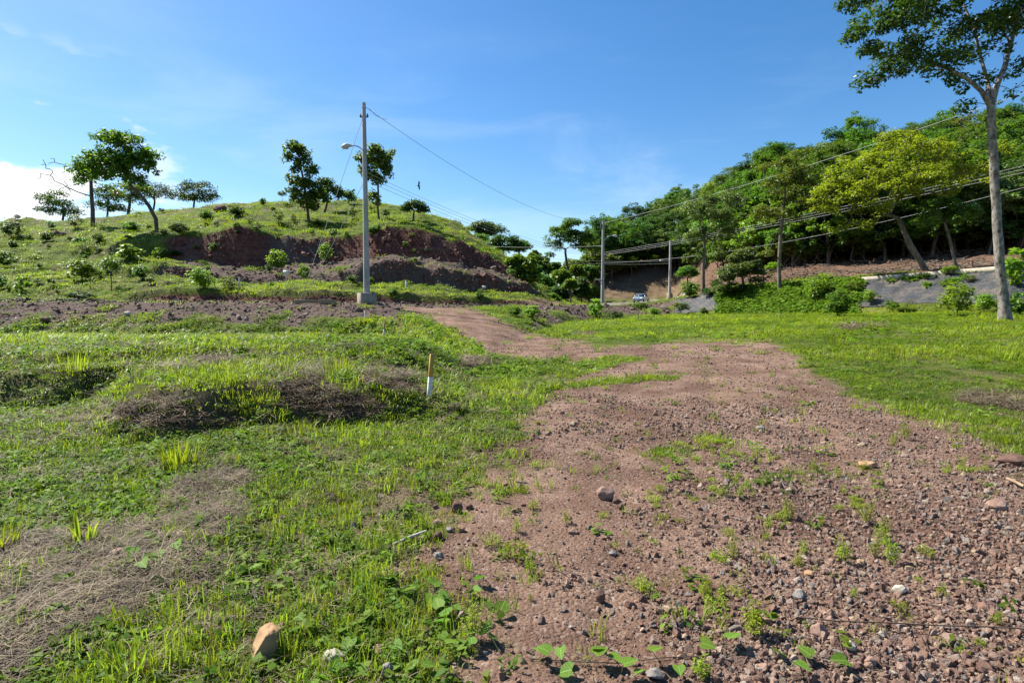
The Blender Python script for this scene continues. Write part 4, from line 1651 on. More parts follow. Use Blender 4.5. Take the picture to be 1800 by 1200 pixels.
# ---- the tall tree at the right edge
bt = on_ground(1767, 24.0)
px_tree('tall_tree', 'tall tree with pale bark and spreading glossy crown at the right edge of the lawn', 'tree', bt, 24.0,
        [(1767, 560, 23.5), (1766, 545, 18.2), (1763, 520, 16.2), (1761, 495, 15.1), (1757, 460, 14.5), (1756, 430, 14.5), (1753, 395, 13.4), (1752, 360, 13.8), (1748, 320, 12.4), (1747, 285, 12.8), (1744, 250, 11.8), (1743, 215, 12.1), (1742, 185, 12.8)],
        [(1530, 62, 55, 32, -0.5), (1500, 12, 30, 26, 0.5), (1540, 8, 50, 30, 1), (1590, 40, 55, 45, -1), (1555, 112, 70, 22, 0), (1525, 152, 38, 17, 0), (1600, 100, 60, 38, 1),
         (1655, 120, 55, 32, -1.2), (1690, 150, 42, 18, 0.3), (1650, 40, 60, 50, 0.6), (1725, 70, 55, 55, 1), (1785, 60, 50, 60, -1), (1790, 130, 35, 22, 0.4),
         (1716, 182, 22, 12, 0), (1790, 165, 14, 10, 0.3), (1600, -60, 130, 70), (1740, -80, 130, 90), (1880, 20, 80, 80), (1850, -60, 90, 90)],
        480, 0.38, 54, (0.185, 0.095), (L['big'], M_BARK_PALE), 11, fork=-1, flat=0.75, up=0.35, depth=0.8, sides=14, rmin=0.012, limb=0.42,
        limbs_px=[[(1725, 160, 7.2, -0.1), (1700, 138, 6.1, -0.3), (1668, 122, 5.0, -0.4), (1630, 105, 4.0, -0.5), (1590, 95, 2.9, -0.3), (1550, 100, 1.8, 0)],
                  [(1752, 150, 9.4, 0.1), (1766, 118, 7.9, 0.3), (1776, 80, 6.8, 0.5), (1790, 30, 5.8, 0.6), (1800, -30, 4.3, 0.7)],
                  [(1735, 140, 5.8, 0.5), (1722, 95, 5.0, 0.9), (1712, 50, 4.3, 1.2), (1690, 0, 3.2, 1.5)]])

# ---- yellow-green tree and its neighbours at the wood edge
yb = on_ground(1625, 40.5)
px_tree('spreading_tree', 'broad yellow-green tree with leaning forked trunk at the edge of the wood', 'tree', yb, 40.5,
        [(1627, 482, 12), (1615, 455, 9.5), (1600, 430, 9), (1588, 405, 8), (1580, 385, 7.5)],
        [(1590, 270, 75, 35, 0.5), (1520, 305, 65, 38, 0), (1650, 290, 55, 38, 1), (1560, 330, 80, 40, -1), (1480, 350, 55, 28, -0.5), (1620, 335, 60, 30, -1),
         (1700, 310, 45, 24, 0.5), (1450, 375, 28, 14, -0.5), (1530, 370, 45, 18, -1), (1755, 265, 22, 16, 1), (1500, 400, 35, 14, -0.8), (1585, 245, 40, 14, 0.5), (1470, 330, 35, 20, 0)],
        310, 0.52, 58, (0.20, 0.11), (L['yellow'], M_BARK_TAN), 12, flat=0.5, up=0.5, depth=0.8, rmin=0.022)
px_tree('slender_tree', 'slender leaning tree with green crown right of the yellow-green tree', 'tree', on_ground(1680, 38.5), 38.5,
        [(1680, 476, 6), (1676, 450, 5), (1668, 415, 4.5), (1660, 390, 4)],
        [(1650, 385, 42, 16), (1690, 378, 30, 14), (1655, 360, 30, 12), (1615, 395, 20, 10)],
        70, 0.42, 55, (0.19, 0.1), (L['mid'], M_BARK_TAN), 13, flat=0.55)
px_tree('slender_tree', 'slim pale-trunked tree rising straight above the creeper bank', 'tree', on_ground(1369, 43.2), 43.2,
        [(1369, 506, 8), (1369, 470, 6.5), (1371, 430, 6), (1374, 395, 5.5), (1378, 360, 5), (1380, 330, 4)],
        [(1385, 330, 45, 25), (1365, 385, 40, 18, 0.5), (1410, 360, 35, 22), (1375, 300, 40, 22), (1345, 375, 22, 12), (1360, 448, 14, 9)],
        110, 0.45, 55, (0.20, 0.11), (L['olive'], M_BARK_TAN), 14, fork=3, flat=0.55)
px_tree('slender_tree', 'forked grey-trunked tree with drooping pale leaves left of the round leafy tree', 'tree', on_ground(1237, 50.5), 50.5,
        [(1236, 525, 7.5), (1236, 500, 6.5), (1236, 472, 6), (1238, 440, 5), (1238, 400, 4)],
        [(1250, 390, 40, 25), (1270, 360, 42, 24, 1), (1230, 420, 28, 18), (1275, 420, 26, 20, 1), (1260, 450, 18, 14, 1), (1225, 370, 28, 18), (1222, 445, 12, 9)],
        120, 0.5, 55, (0.27, 0.12), (L['grey'], M_BARK_TAN), 15, fork=3, flat=0.6)
px_tree('round_tree', 'low round tree with large grey-green leaves above the creeper bank', 'tree', on_ground(1308, 46.0), 46.0,
        [(1308, 512, 6), (1307, 500, 5), (1305, 488, 4)],
        [(1305, 462, 30, 16), (1290, 480, 28, 14, -0.4), (1325, 482, 26, 14, 0.4), (1308, 447, 18, 10), (1280, 492, 14, 8), (1335, 495, 12, 8), (1262, 508, 10, 7, 0.6)],
        80, 0.42, 48, (0.28, 0.14), (L['grey'], M_BARK), 16, flat=0.65)
px_tree('small_tree', 'small bushy tree standing on the brown cut bank right of the far pole', 'tree', on_ground(1209, 60), 60.0,
        [(1209, 512, 3), (1209, 498, 2.6), (1208, 488, 2.4)], [(1208, 478, 14, 9), (1200, 484, 9, 6), (1216, 484, 9, 6)],
        26, 0.45, 60, (0.27, 0.13), (L['mid'], M_BARK), 17)
px_tree('small_tree', 'lone light green tree on top of the cut bank between the two far poles', 'tree', hit(1152, 472), hit(1152, 472).y,
        [(1152, 478, 2.2), (1152, 466, 2)], [(1152, 456, 14, 9), (1143, 462, 9, 6), (1163, 462, 8, 5)],
        22, 0.8, 60, (0.4, 0.2), (L['bright'], M_BARK), 18)

# ---- middle distance
px_tree('umbrella_tree', 'umbrella-shaped tree with curved trunk standing alone in the middle gap', 'tree', on_ground(1000, 92), 92.0,
        [(1000, 505, 5.5), (1000, 480, 4.5), (996, 460, 4.2), (994, 445, 4), (994, 438, 4)],
        [(985, 412, 24, 16), (1005, 396, 22, 11), (1010, 420, 30, 14), (1032, 424, 16, 9), (975, 432, 14, 9), (968, 450, 7, 6), (1018, 436, 14, 7), (1045, 437, 10, 7)],
        110, 0.95, 60, (0.36, 0.2), (L['mid'], M_BARK), 21, flat=0.5, depth=0.9)
FAR = [
    ('feathery pale tree at the left of the far group behind the hill', 790, 402, 26, 13, 118, 'olive'),
    ('flat-topped tree highest in the far group behind the hill', 852, 402, 34, 13, 112, 'mid'),
    ('broad dark tree at the right of the far group behind the hill', 885, 428, 36, 15, 104, 'dark'),
    ('low spreading tree in the middle of the far group behind the hill', 838, 425, 34, 14, 108, 'mid'),
    ('small open tree at the right tip of the far group behind the hill', 912, 432, 18, 9, 108, 'olive'),
]
for i, (lab, px, py, rx, ry, d, lm) in enumerate(FAR):
    b = on_ground(px, d)
    px_tree('umbrella_tree', lab, 'tree', b, d, [(px, 470, 4), (px + 1, py + ry * 2.2, 3.6), (px, py + ry * 1.0, 3)],
            [(px, py - ry * 0.3, rx * 0.75, ry * 0.6), (px - rx * 0.55, py + ry * 0.2, rx * 0.5, ry * 0.5), (px + rx * 0.55, py + ry * 0.25, rx * 0.5, ry * 0.5), (px, py + ry * 0.7, rx * 0.6, ry * 0.4)],
            80, 1.05, 50, (0.42, 0.24), (L[lm], M_BARK), 30 + i, group='far trees behind the hill', flat=0.45)
px_tree('leafy_bush', 'tall bush of large bright leaves at right foot of the hill', 'bush', on_ground(917, 58), 58.0,
        [(917, 515, 4), (917, 500, 4), (916, 488, 3)], [(905, 462, 16, 12), (925, 468, 18, 16), (908, 485, 22, 18), (930, 490, 16, 16), (912, 502, 20, 10)],
        75, 0.55, 45, (0.48, 0.30), (L['bright'], M_BARK), 40, flat=0.7)
GAP = [
    ('dense bush left of the umbrella tree trunk', 958, 500, 20, 18, 76, 'mid'), ('round bush below the umbrella tree', 985, 515, 18, 15, 72, 'dark'),
    ('dark bush between umbrella tree and slim middle pole', 1022, 508, 18, 20, 78, 'dark'), ('light green bush right of the umbrella tree trunk', 1012, 478, 18, 12, 98, 'bright'),
    ('leafy bush behind the slim middle pole foot', 1040, 482, 20, 18, 104, 'mid'), ('bush spilling over the left end of the brown cut bank', 1075, 462, 22, 13, 122, 'olive'),
    ('low bush where hill foot meets the road', 968, 525, 16, 9, 66, 'mid'), ('pale shrub in front of the large-leaved bush', 895, 500, 10, 9, 55, 'olive'),
    ('bush with big floppy leaves in the middle gap', 1003, 500, 12, 10, 70, 'bright'), ('small bush on the crest of the brown cut bank', 1110, 462, 14, 9, 124, 'bright'),
    ('wide bush filling the gap left of the umbrella tree', 950, 468, 24, 16, 112, 'mid'), ('broad bush behind the umbrella tree trunk', 1012, 470, 26, 16, 124, 'olive'),
    ('dark broad bush between umbrella tree and slim pole', 1042, 455, 24, 20, 128, 'mid'), ('light bush low in the middle gap', 985, 490, 22, 14, 90, 'bright'),
    ('leafy bush at the foot of the slim middle pole', 1035, 515, 20, 12, 88, 'bright'), ('tall bush rising behind the large-leaved bush', 940, 455, 14, 14, 118, 'olive'),
    ('bush at the far left of the middle gap', 940, 480, 16, 14, 84, 'mid'), ('tall dark bush behind the umbrella tree', 975, 475, 16, 13, 106, 'mid'),
]
for i, (lab, px, py, rx, ry, d, lm) in enumerate(GAP):
    b = on_ground(px, d)
    s = d / 1000
    px_tree('bush', lab, 'bush', b, d, [(px, py + ry + 6, 3), (px, py + ry * 0.5, 2.5), (px, py, 2)],
            [(px, py - ry * 0.2, rx * 0.8, ry * 0.8), (px - rx * 0.5, py + ry * 0.4, rx * 0.6, ry * 0.6), (px + rx * 0.5, py + ry * 0.4, rx * 0.6, ry * 0.6)],
            55, 0.30 * rx * s, 55, (0.0042 * d + 0.02, 0.0024 * d), (L[lm], M_BARK), 50 + i, group='bushes in the gap beside the hill', flat=0.75)

# ---- trees on the terraced hill
HL = [
    dict(name='leaning_tree', label='large star-leaved tree with trunk leaning left on the slope of the hill', base=(276, 408), trunk=[(276, 408, 6), (274, 385, 6.5), (262, 362, 6), (245, 340, 5.5), (228, 325, 5)],
         ells=[(215, 262, 42, 28), (245, 290, 32, 22), (180, 285, 30, 20), (200, 305, 40, 20), (265, 275, 20, 14), (150, 295, 22, 16), (235, 318, 25, 12), (190, 245, 25, 14), (148, 315, 12, 9), (135, 300, 12, 10), (170, 310, 22, 14), (215, 290, 40, 26)],
         n=150, r=0.72, per=42, leaf=(0.42, 0.17), mat='hill', fork=2),
    dict(name='half_bare_tree', label='half bare tree with long leafless branch reaching left on hill crest', base=(163, 398), trunk=[(163, 402, 7), (163, 370, 6.5), (161, 345, 6), (160, 320, 5), (162, 300, 4.5)],
         ells=[(150, 305, 16, 12), (165, 285, 16, 10), (140, 320, 8, 6)], n=22, r=0.7, per=36, leaf=(0.4, 0.18), mat='hill', fork=1,
         bare=[(150, 345, 0), (135, 337, -0.3), (118, 330, -0.3), (105, 322, -0.5), (95, 318, -0.2), (88, 308, 0), (80, 296, 0.2), (72, 290, 0.3), (84, 288, -0.3), (92, 300, 0.4), (95, 285, 0.2), (70, 305, 0), (66, 315, 0.3),
               (75, 280, 0), (88, 278, 0.5), (108, 305, 0.5), (112, 318, 1), (120, 300, 0.6), (112, 330, 0.8), (102, 336, 0.6), (175, 335, 0), (182, 325, 0.4), (125, 338, 0.8), (115, 290, 0.5)]),
    dict(name='crest_tree', label='dark layered tree at far left of the hill crest', base=(112, 388), trunk=[(112, 392, 4), (112, 375, 3.5), (110, 362, 3)],
         ells=[(85, 348, 18, 5), (105, 360, 28, 8), (90, 372, 24, 8), (125, 375, 18, 8), (100, 340, 14, 4)], n=60, r=0.75, per=44, leaf=(0.32, 0.16), mat='dark', d=88, flat=0.6),
    dict(name='crest_tree', label='layered tree just right of the half bare tree on the crest', base=(192, 384), trunk=[(192, 388, 3.5), (190, 365, 3), (190, 350, 2.5)],
         ells=[(185, 335, 26, 5), (195, 348, 28, 6), (180, 362, 22, 6), (205, 368, 20, 8)], n=60, r=0.75, per=40, leaf=(0.32, 0.16), mat='dark', d=86, flat=0.6),
    dict(name='crest_tree', label='bushy tree with multiple thin trunks behind the leaning tree', base=(228, 380), trunk=[(228, 384, 5), (228, 360, 4.5), (228, 345, 4)],
         ells=[(225, 335, 26, 14), (238, 352, 16, 16), (210, 345, 14, 10), (250, 335, 18, 10)], n=60, r=0.8, per=42, leaf=(0.32, 0.16), mat='olive', d=84, flat=0.55),
    dict(name='crest_tree', label='pale dry-leaved tree left of the rounded crest tree', base=(272, 375), trunk=[(272, 380, 3.5), (272, 355, 3), (270, 340, 2.6)],
         ells=[(272, 335, 26, 12), (285, 345, 20, 10), (258, 345, 16, 8)], n=50, r=0.75, per=34, leaf=(0.28, 0.12), mat='grey', d=86, flat=0.5),
    dict(name='crest_tree', label='rounded dome-shaped tree standing right of the crest group', base=(342, 366), trunk=[(342, 370, 3.5), (342, 352, 3), (342, 342, 2.6)],
         ells=[(345, 332, 30, 12), (322, 345, 20, 10), (365, 345, 18, 10), (345, 350, 28, 7)], n=70, r=0.8, per=44, leaf=(0.32, 0.16), mat='dark', d=88, flat=0.55),
    dict(name='hill_tree', label='tall two-tiered tree with leaning top left of the light pole', base=(543, 390), trunk=[(543, 392, 5), (541, 372, 4.5), (538, 350, 4), (535, 325, 4), (530, 300, 3.4)],
         ells=[(512, 258, 12, 8), (505, 276, 10, 8), (528, 268, 16, 12), (535, 288, 18, 14), (548, 306, 12, 12), (518, 300, 10, 6), (520, 318, 18, 8), (515, 338, 16, 10), (540, 328, 20, 14), (535, 352, 26, 12), (560, 345, 18, 16), (552, 366, 14, 6)],
         n=110, r=0.62, per=44, leaf=(0.34, 0.19), mat='hill', fork=2),
    dict(name='hill_tree', label='dark spreading tree behind the two-tiered tree', base=(572, 382), trunk=[(572, 386, 4), (574, 362, 3.4), (576, 350, 3)],
         ells=[(572, 325, 16, 10), (588, 338, 22, 9), (605, 345, 14, 6), (565, 345, 14, 12)], n=52, r=0.62, per=40, leaf=(0.32, 0.17), mat='dark', d=70),
    dict(name='hill_tree', label='tree with tall rounded crown directly behind the light pole', base=(666, 385), trunk=[(666, 387, 4), (664, 365, 3.6), (665, 340, 3.4), (664, 322, 3.2)],
         ells=[(660, 268, 18, 12), (678, 280, 12, 14), (645, 282, 13, 10), (665, 292, 20, 14), (640, 302, 12, 10), (655, 312, 16, 10), (678, 306, 10, 12), (668, 320, 12, 6), (655, 345, 10, 9), (662, 358, 8, 5), (690, 268, 5, 5), (632, 276, 6, 5)],
         n=100, r=0.58, per=44, leaf=(0.32, 0.18), mat='olive', fork=2),
    dict(name='hill_tree', label='small domed tree on the right shoulder of the hill', base=(727, 388), trunk=[(727, 390, 4), (727, 378, 3), (728, 370, 2.5)],
         ells=[(728, 362, 18, 7), (714, 368, 10, 5), (742, 369, 11, 5)], n=40, r=0.5, per=40, leaf=(0.3, 0.15), mat='dark'),
    dict(name='hill_tree', label='small round tree on the crest between the two taller hill trees', base=(613, 360), trunk=[(613, 362, 2.5), (613, 352, 2.2)],
         ells=[(612, 344, 10, 6), (620, 348, 7, 4)], n=16, r=0.5, per=36, leaf=(0.3, 0.15), mat='hill'),
]
for i, q in enumerate(HL):
    if 'd' in q:
        d = q['d']
        b = on_ground(q['base'][0], d)
    else:
        b = hit(*q['base'])
        d = b.y
    tr = list(q['trunk'])
    px_tree(q['name'], q['label'], 'tree', b, d, tr, q['ells'], int(q['n'] * 1.5), q['r'] * d / 66 * 0.8, int(q['per'] * 0.72), q['leaf'], (L[q['mat']], M_BARK), 80 + i, group='trees on the terraced hill',
            fork=q.get('fork', -1), flat=q.get('flat', 0.95), up=0.3, depth=0.95, bare_px=q.get('bare'), rmin=0.03, shell=0.2)


# ---- the wood on the right
def forest_proto(seed, h, crown_w, crown_h, trunk_r, mat, n, per, leaf, flat, lobes, bark):
    rng = np.random.default_rng(seed)
    hz = h - crown_h
    tr = [((0, 0, -0.6), trunk_r * 1.3), ((0.1, 0, hz * 0.4), trunk_r), ((rng.normal() * 0.3, rng.normal() * 0.3, hz * 0.8), trunk_r * 0.8), ((rng.normal() * 0.4, rng.normal() * 0.4, hz + crown_h * 0.3), trunk_r * 0.6)]
    ells = []
    for k in range(lobes):
        hh_ = rng.uniform(0.15, 0.62)
        a = 2 * math.pi * k / lobes + rng.uniform(-0.4, 0.4)
        r = crown_w * rng.uniform(0.20, 0.34)
        ells.append(((r * math.cos(a), r * math.sin(a), hz + crown_h * hh_), (crown_w * rng.uniform(0.2, 0.3), crown_w * rng.uniform(0.2, 0.3), crown_h * rng.uniform(0.22, 0.34))))
    ells.append(((0, 0, h - crown_h * 0.3), (crown_w * 0.28, crown_w * 0.28, crown_h * 0.3)))
    cl_ = clumps_in(ells, n, rng, 0.45)
    return tree_meshes([(Vector(p), r) for p, r in tr], cl_, crown_w * 0.085, per, leaf, (M_LEAF[mat], bark), seed, fork=2, flat=flat, rmin=0.03, sides=7)


PROTO = [
    forest_proto(201, 11.0, 8.5, 8.2, 0.15, 'mid', 150, 42, (0.36, 0.20), 0.6, 6, M_BARK),
    forest_proto(202, 12.0, 7.5, 9.2, 0.15, 'dark', 150, 42, (0.34, 0.19), 0.65, 6, M_BARK),
    forest_proto(203, 10.0, 9.5, 6.4, 0.14, 'olive', 150, 40, (0.30, 0.16), 0.45, 7, M_BARK_TAN),
    forest_proto(204, 9.0, 7.0, 7.4, 0.13, 'bright', 130, 42, (0.36, 0.20), 0.6, 5, M_BARK),
    forest_proto(205, 12.5, 8.0, 8.8, 0.15, 'mid', 150, 42, (0.34, 0.18), 0.5, 7, M_BARK),
    forest_proto(206, 8.0, 6.5, 6.5, 0.11, 'grey', 110, 40, (0.40, 0.20), 0.6, 5, M_BARK_TAN),
    forest_proto(207, 10.5, 10.0, 6.4, 0.15, 'dark', 150, 42, (0.32, 0.18), 0.4, 8, M_BARK),
]


# lower, leafy-to-the-ground growth that closes the front of the wood
PROTO += [
    forest_proto(208, 5.0, 5.5, 4.4, 0.09, 'mid', 70, 44, (0.34, 0.19), 0.7, 5, M_BARK),
    forest_proto(209, 4.2, 4.8, 3.8, 0.08, 'olive', 60, 44, (0.30, 0.17), 0.7, 5, M_BARK),
    forest_proto(210, 5.6, 5.2, 4.8, 0.09, 'dark', 70, 44, (0.34, 0.19), 0.7, 5, M_BARK),
]
ORD = ['first', 'second', 'third', 'fourth', 'fifth', 'sixth', 'seventh', 'eighth', 'ninth', 'tenth', 'eleventh', 'twelfth', 'thirteenth', 'fourteenth', 'fifteenth',
       'sixteenth', 'seventeenth', 'eighteenth', 'nineteenth', 'twentieth', 'twenty-first', 'twenty-second', 'twenty-third', 'twenty-fourth', 'twenty-fifth', 'twenty-sixth',
       'twenty-seventh', 'twenty-eighth', 'twenty-ninth', 'thirtieth', 'thirty-first', 'thirty-second', 'thirty-third', 'thirty-fourth', 'thirty-fifth', 'thirty-sixth']


def where(px, d):
    k5 = float(np.interp(px, TPX, KD[6]))
    k7 = float(np.interp(px, TPX, KD[7]))
    f = (d - k5) / (k7 - k5)
    h_ = 'low' if f < 0.33 else ('halfway up' if f < 0.66 else 'high up')
    for lim, nm in ((1120, 'the slim middle pole'), (1200, 'the far pole'), (1275, 'the forked grey tree'), (1340, 'the low round tree'), (1420, 'the slim pale-trunked tree'),
                    (1520, 'the black mesh slope'), (1660, 'the yellow-green tree'), (1780, 'the tall tree')):
        if px < lim:
            return h_ + ' behind ' + nm
    return h_ + ' beyond the tall tree'


def wood():
    rng = np.random.default_rng(99)
    pts = []

    def fill(n, f0, f1, sep, power, kinds_p, tall):
        made, tries = 0, 0
        while made < n and tries < 9000:
            tries += 1
            px = rng.uniform(1045, 1990)
            k5 = float(np.interp(px, TPX, KD[5]))
            k6 = float(np.interp(px, TPX, KD[6]))
            k7 = float(np.interp(px, TPX, KD[7]))
            lo = k6 + 0.8 if px < 1255 else k5 - 1.0
            span = k7 + 6 - lo
            d = lo + span * (f0 + (f1 - f0) * rng.uniform(0, 1) ** power)
            x = (px - 900) / 1000 * d
            s_ = sep * (1.0 if px > 1240 else 1.25)
            if any((x - a) ** 2 + (d - b) ** 2 < s_ ** 2 for a, b, *_ in pts):
                continue
            k = int(rng.choice(10, p=kinds_p))
            pts.append((x, d, px, k, tall))
            made += 1
    tallp = [0.2, 0.15, 0.16, 0.14, 0.14, 0.09, 0.12, 0, 0, 0]
    lowp = [0, 0, 0, 0, 0, 0, 0, 0.4, 0.3, 0.3]
    fill(28, 0.90, 1.0, 4.0, 1.0, tallp, 'sky')
    fill(34, 0.0, 0.12, 3.6, 1.0, tallp, 'front')
    fill(125, 0.10, 0.92, 3.3, 1.0, tallp, 'mid')
    fill(190, 0.0, 0.5, 1.9, 1.7, lowp, 'low')
    for _ in range(34):
        px = rng.uniform(1050, 1470)
        lo = float(np.interp(px, TPX, KD[6])) + 1.2 if px < 1255 else float(np.interp(px, TPX, KD[5])) + rng.uniform(-1, 4)
        pts.append(((px - 900) / 1000 * lo, lo, px, int(rng.choice([3, 5, 7, 8, 9, 9])), 'low'))
    first = {}
    kinds = ['leafy mid-green', 'dense dark green', 'olive flat-topped', 'bright green', 'tall layered', 'pale grey-green', 'wide dark', 'low bushy', 'low olive', 'low dark']
    rank = {}
    for nm in ('sky', 'front'):
        for r, q in enumerate(sorted([q for q in pts if q[4] == nm], key=lambda q: q[2])):
            rank[q[:2]] = ORD[min(r, len(ORD) - 1)]
    for q in sorted(pts, key=lambda q: q[1]):
        x, d, px, k, nm = q
        s = rng.uniform(0.80, 1.12) * (1.0 if px > 1450 or nm == 'low' else 1.04)
        loc = Vector((x, d, H(x, d)))
        if nm == 'sky':
            lab = '%s tree, %s from the left along the skyline of the wood' % (kinds[k], rank[(x, d)])
        elif nm == 'front':
            lab = '%s tree, %s from the left along the front edge of the wood' % (kinds[k], rank[(x, d)])
        elif nm == 'low':
            lab = kinds[k] + ' undergrowth tree of the wood ' + where(px, d)
        else:
            lab = kinds[k] + ' inner tree of the wood ' + where(px, d)
        if k not in first:
            root = put_tree('forest_tree', lab, 'tree', loc, PROTO[k], 'trees of the hillside wood')
            first[k] = root
        else:
            root = copy_tree(first[k])
            root.location = loc
            root['label'] = lab
        if nm == 'low':
            root.name = 'undergrowth_tree'  # these are low trees of the wood, added to fill its front
            root['category'] = 'shrub'
        else:
            root.name = 'forest_tree'
            root['category'] = 'tree'
        root['group'] = {'sky': 'skyline trees of the wood', 'front': 'front trees of the wood', 'low': 'undergrowth of the wood', 'mid': 'inner trees of the wood'}[nm]
        root.rotation_euler = (rng.normal() * 0.03, rng.normal() * 0.03, rng.uniform(0, 6.28))
        root.scale = (s * rng.uniform(0.95, 1.15), s * rng.uniform(0.95, 1.15), s)


wood()


# ================================================================== shrubs
def shrub_proto(seed, mat, n, per, leaf, clump=0.2, flat=0.75, stems=4, low=0.15):
    """about one metre across and one metre high; several stems"""
    rng = np.random.default_rng(seed)
    q = rng.normal(size=(n, 3))
    q /= np.linalg.norm(q, axis=1, keepdims=True)
    q[:, 2] = np.abs(q[:, 2]) if low > 0.3 else q[:, 2]
    rr = rng.uniform(0.35, 1, (n, 1)) ** 0.6
    c = q * rr * np.array([0.42, 0.42, 0.42 - low * 0.4]) + np.array([0, 0, 0.45 + low * 0.6])
    tr = [(Vector((0, 0, -0.06)), 0.02), (Vector((0.01, 0, 0.12 + low * 0.5)), 0.016), (Vector((0.0, 0.02, 0.3 + low * 0.5)), 0.012)]
    return tree_meshes(tr, c, clump, per, leaf, (M_LEAF[mat], M_BARK), seed, fork=1, flat=flat, rmin=0.006, sides=6)


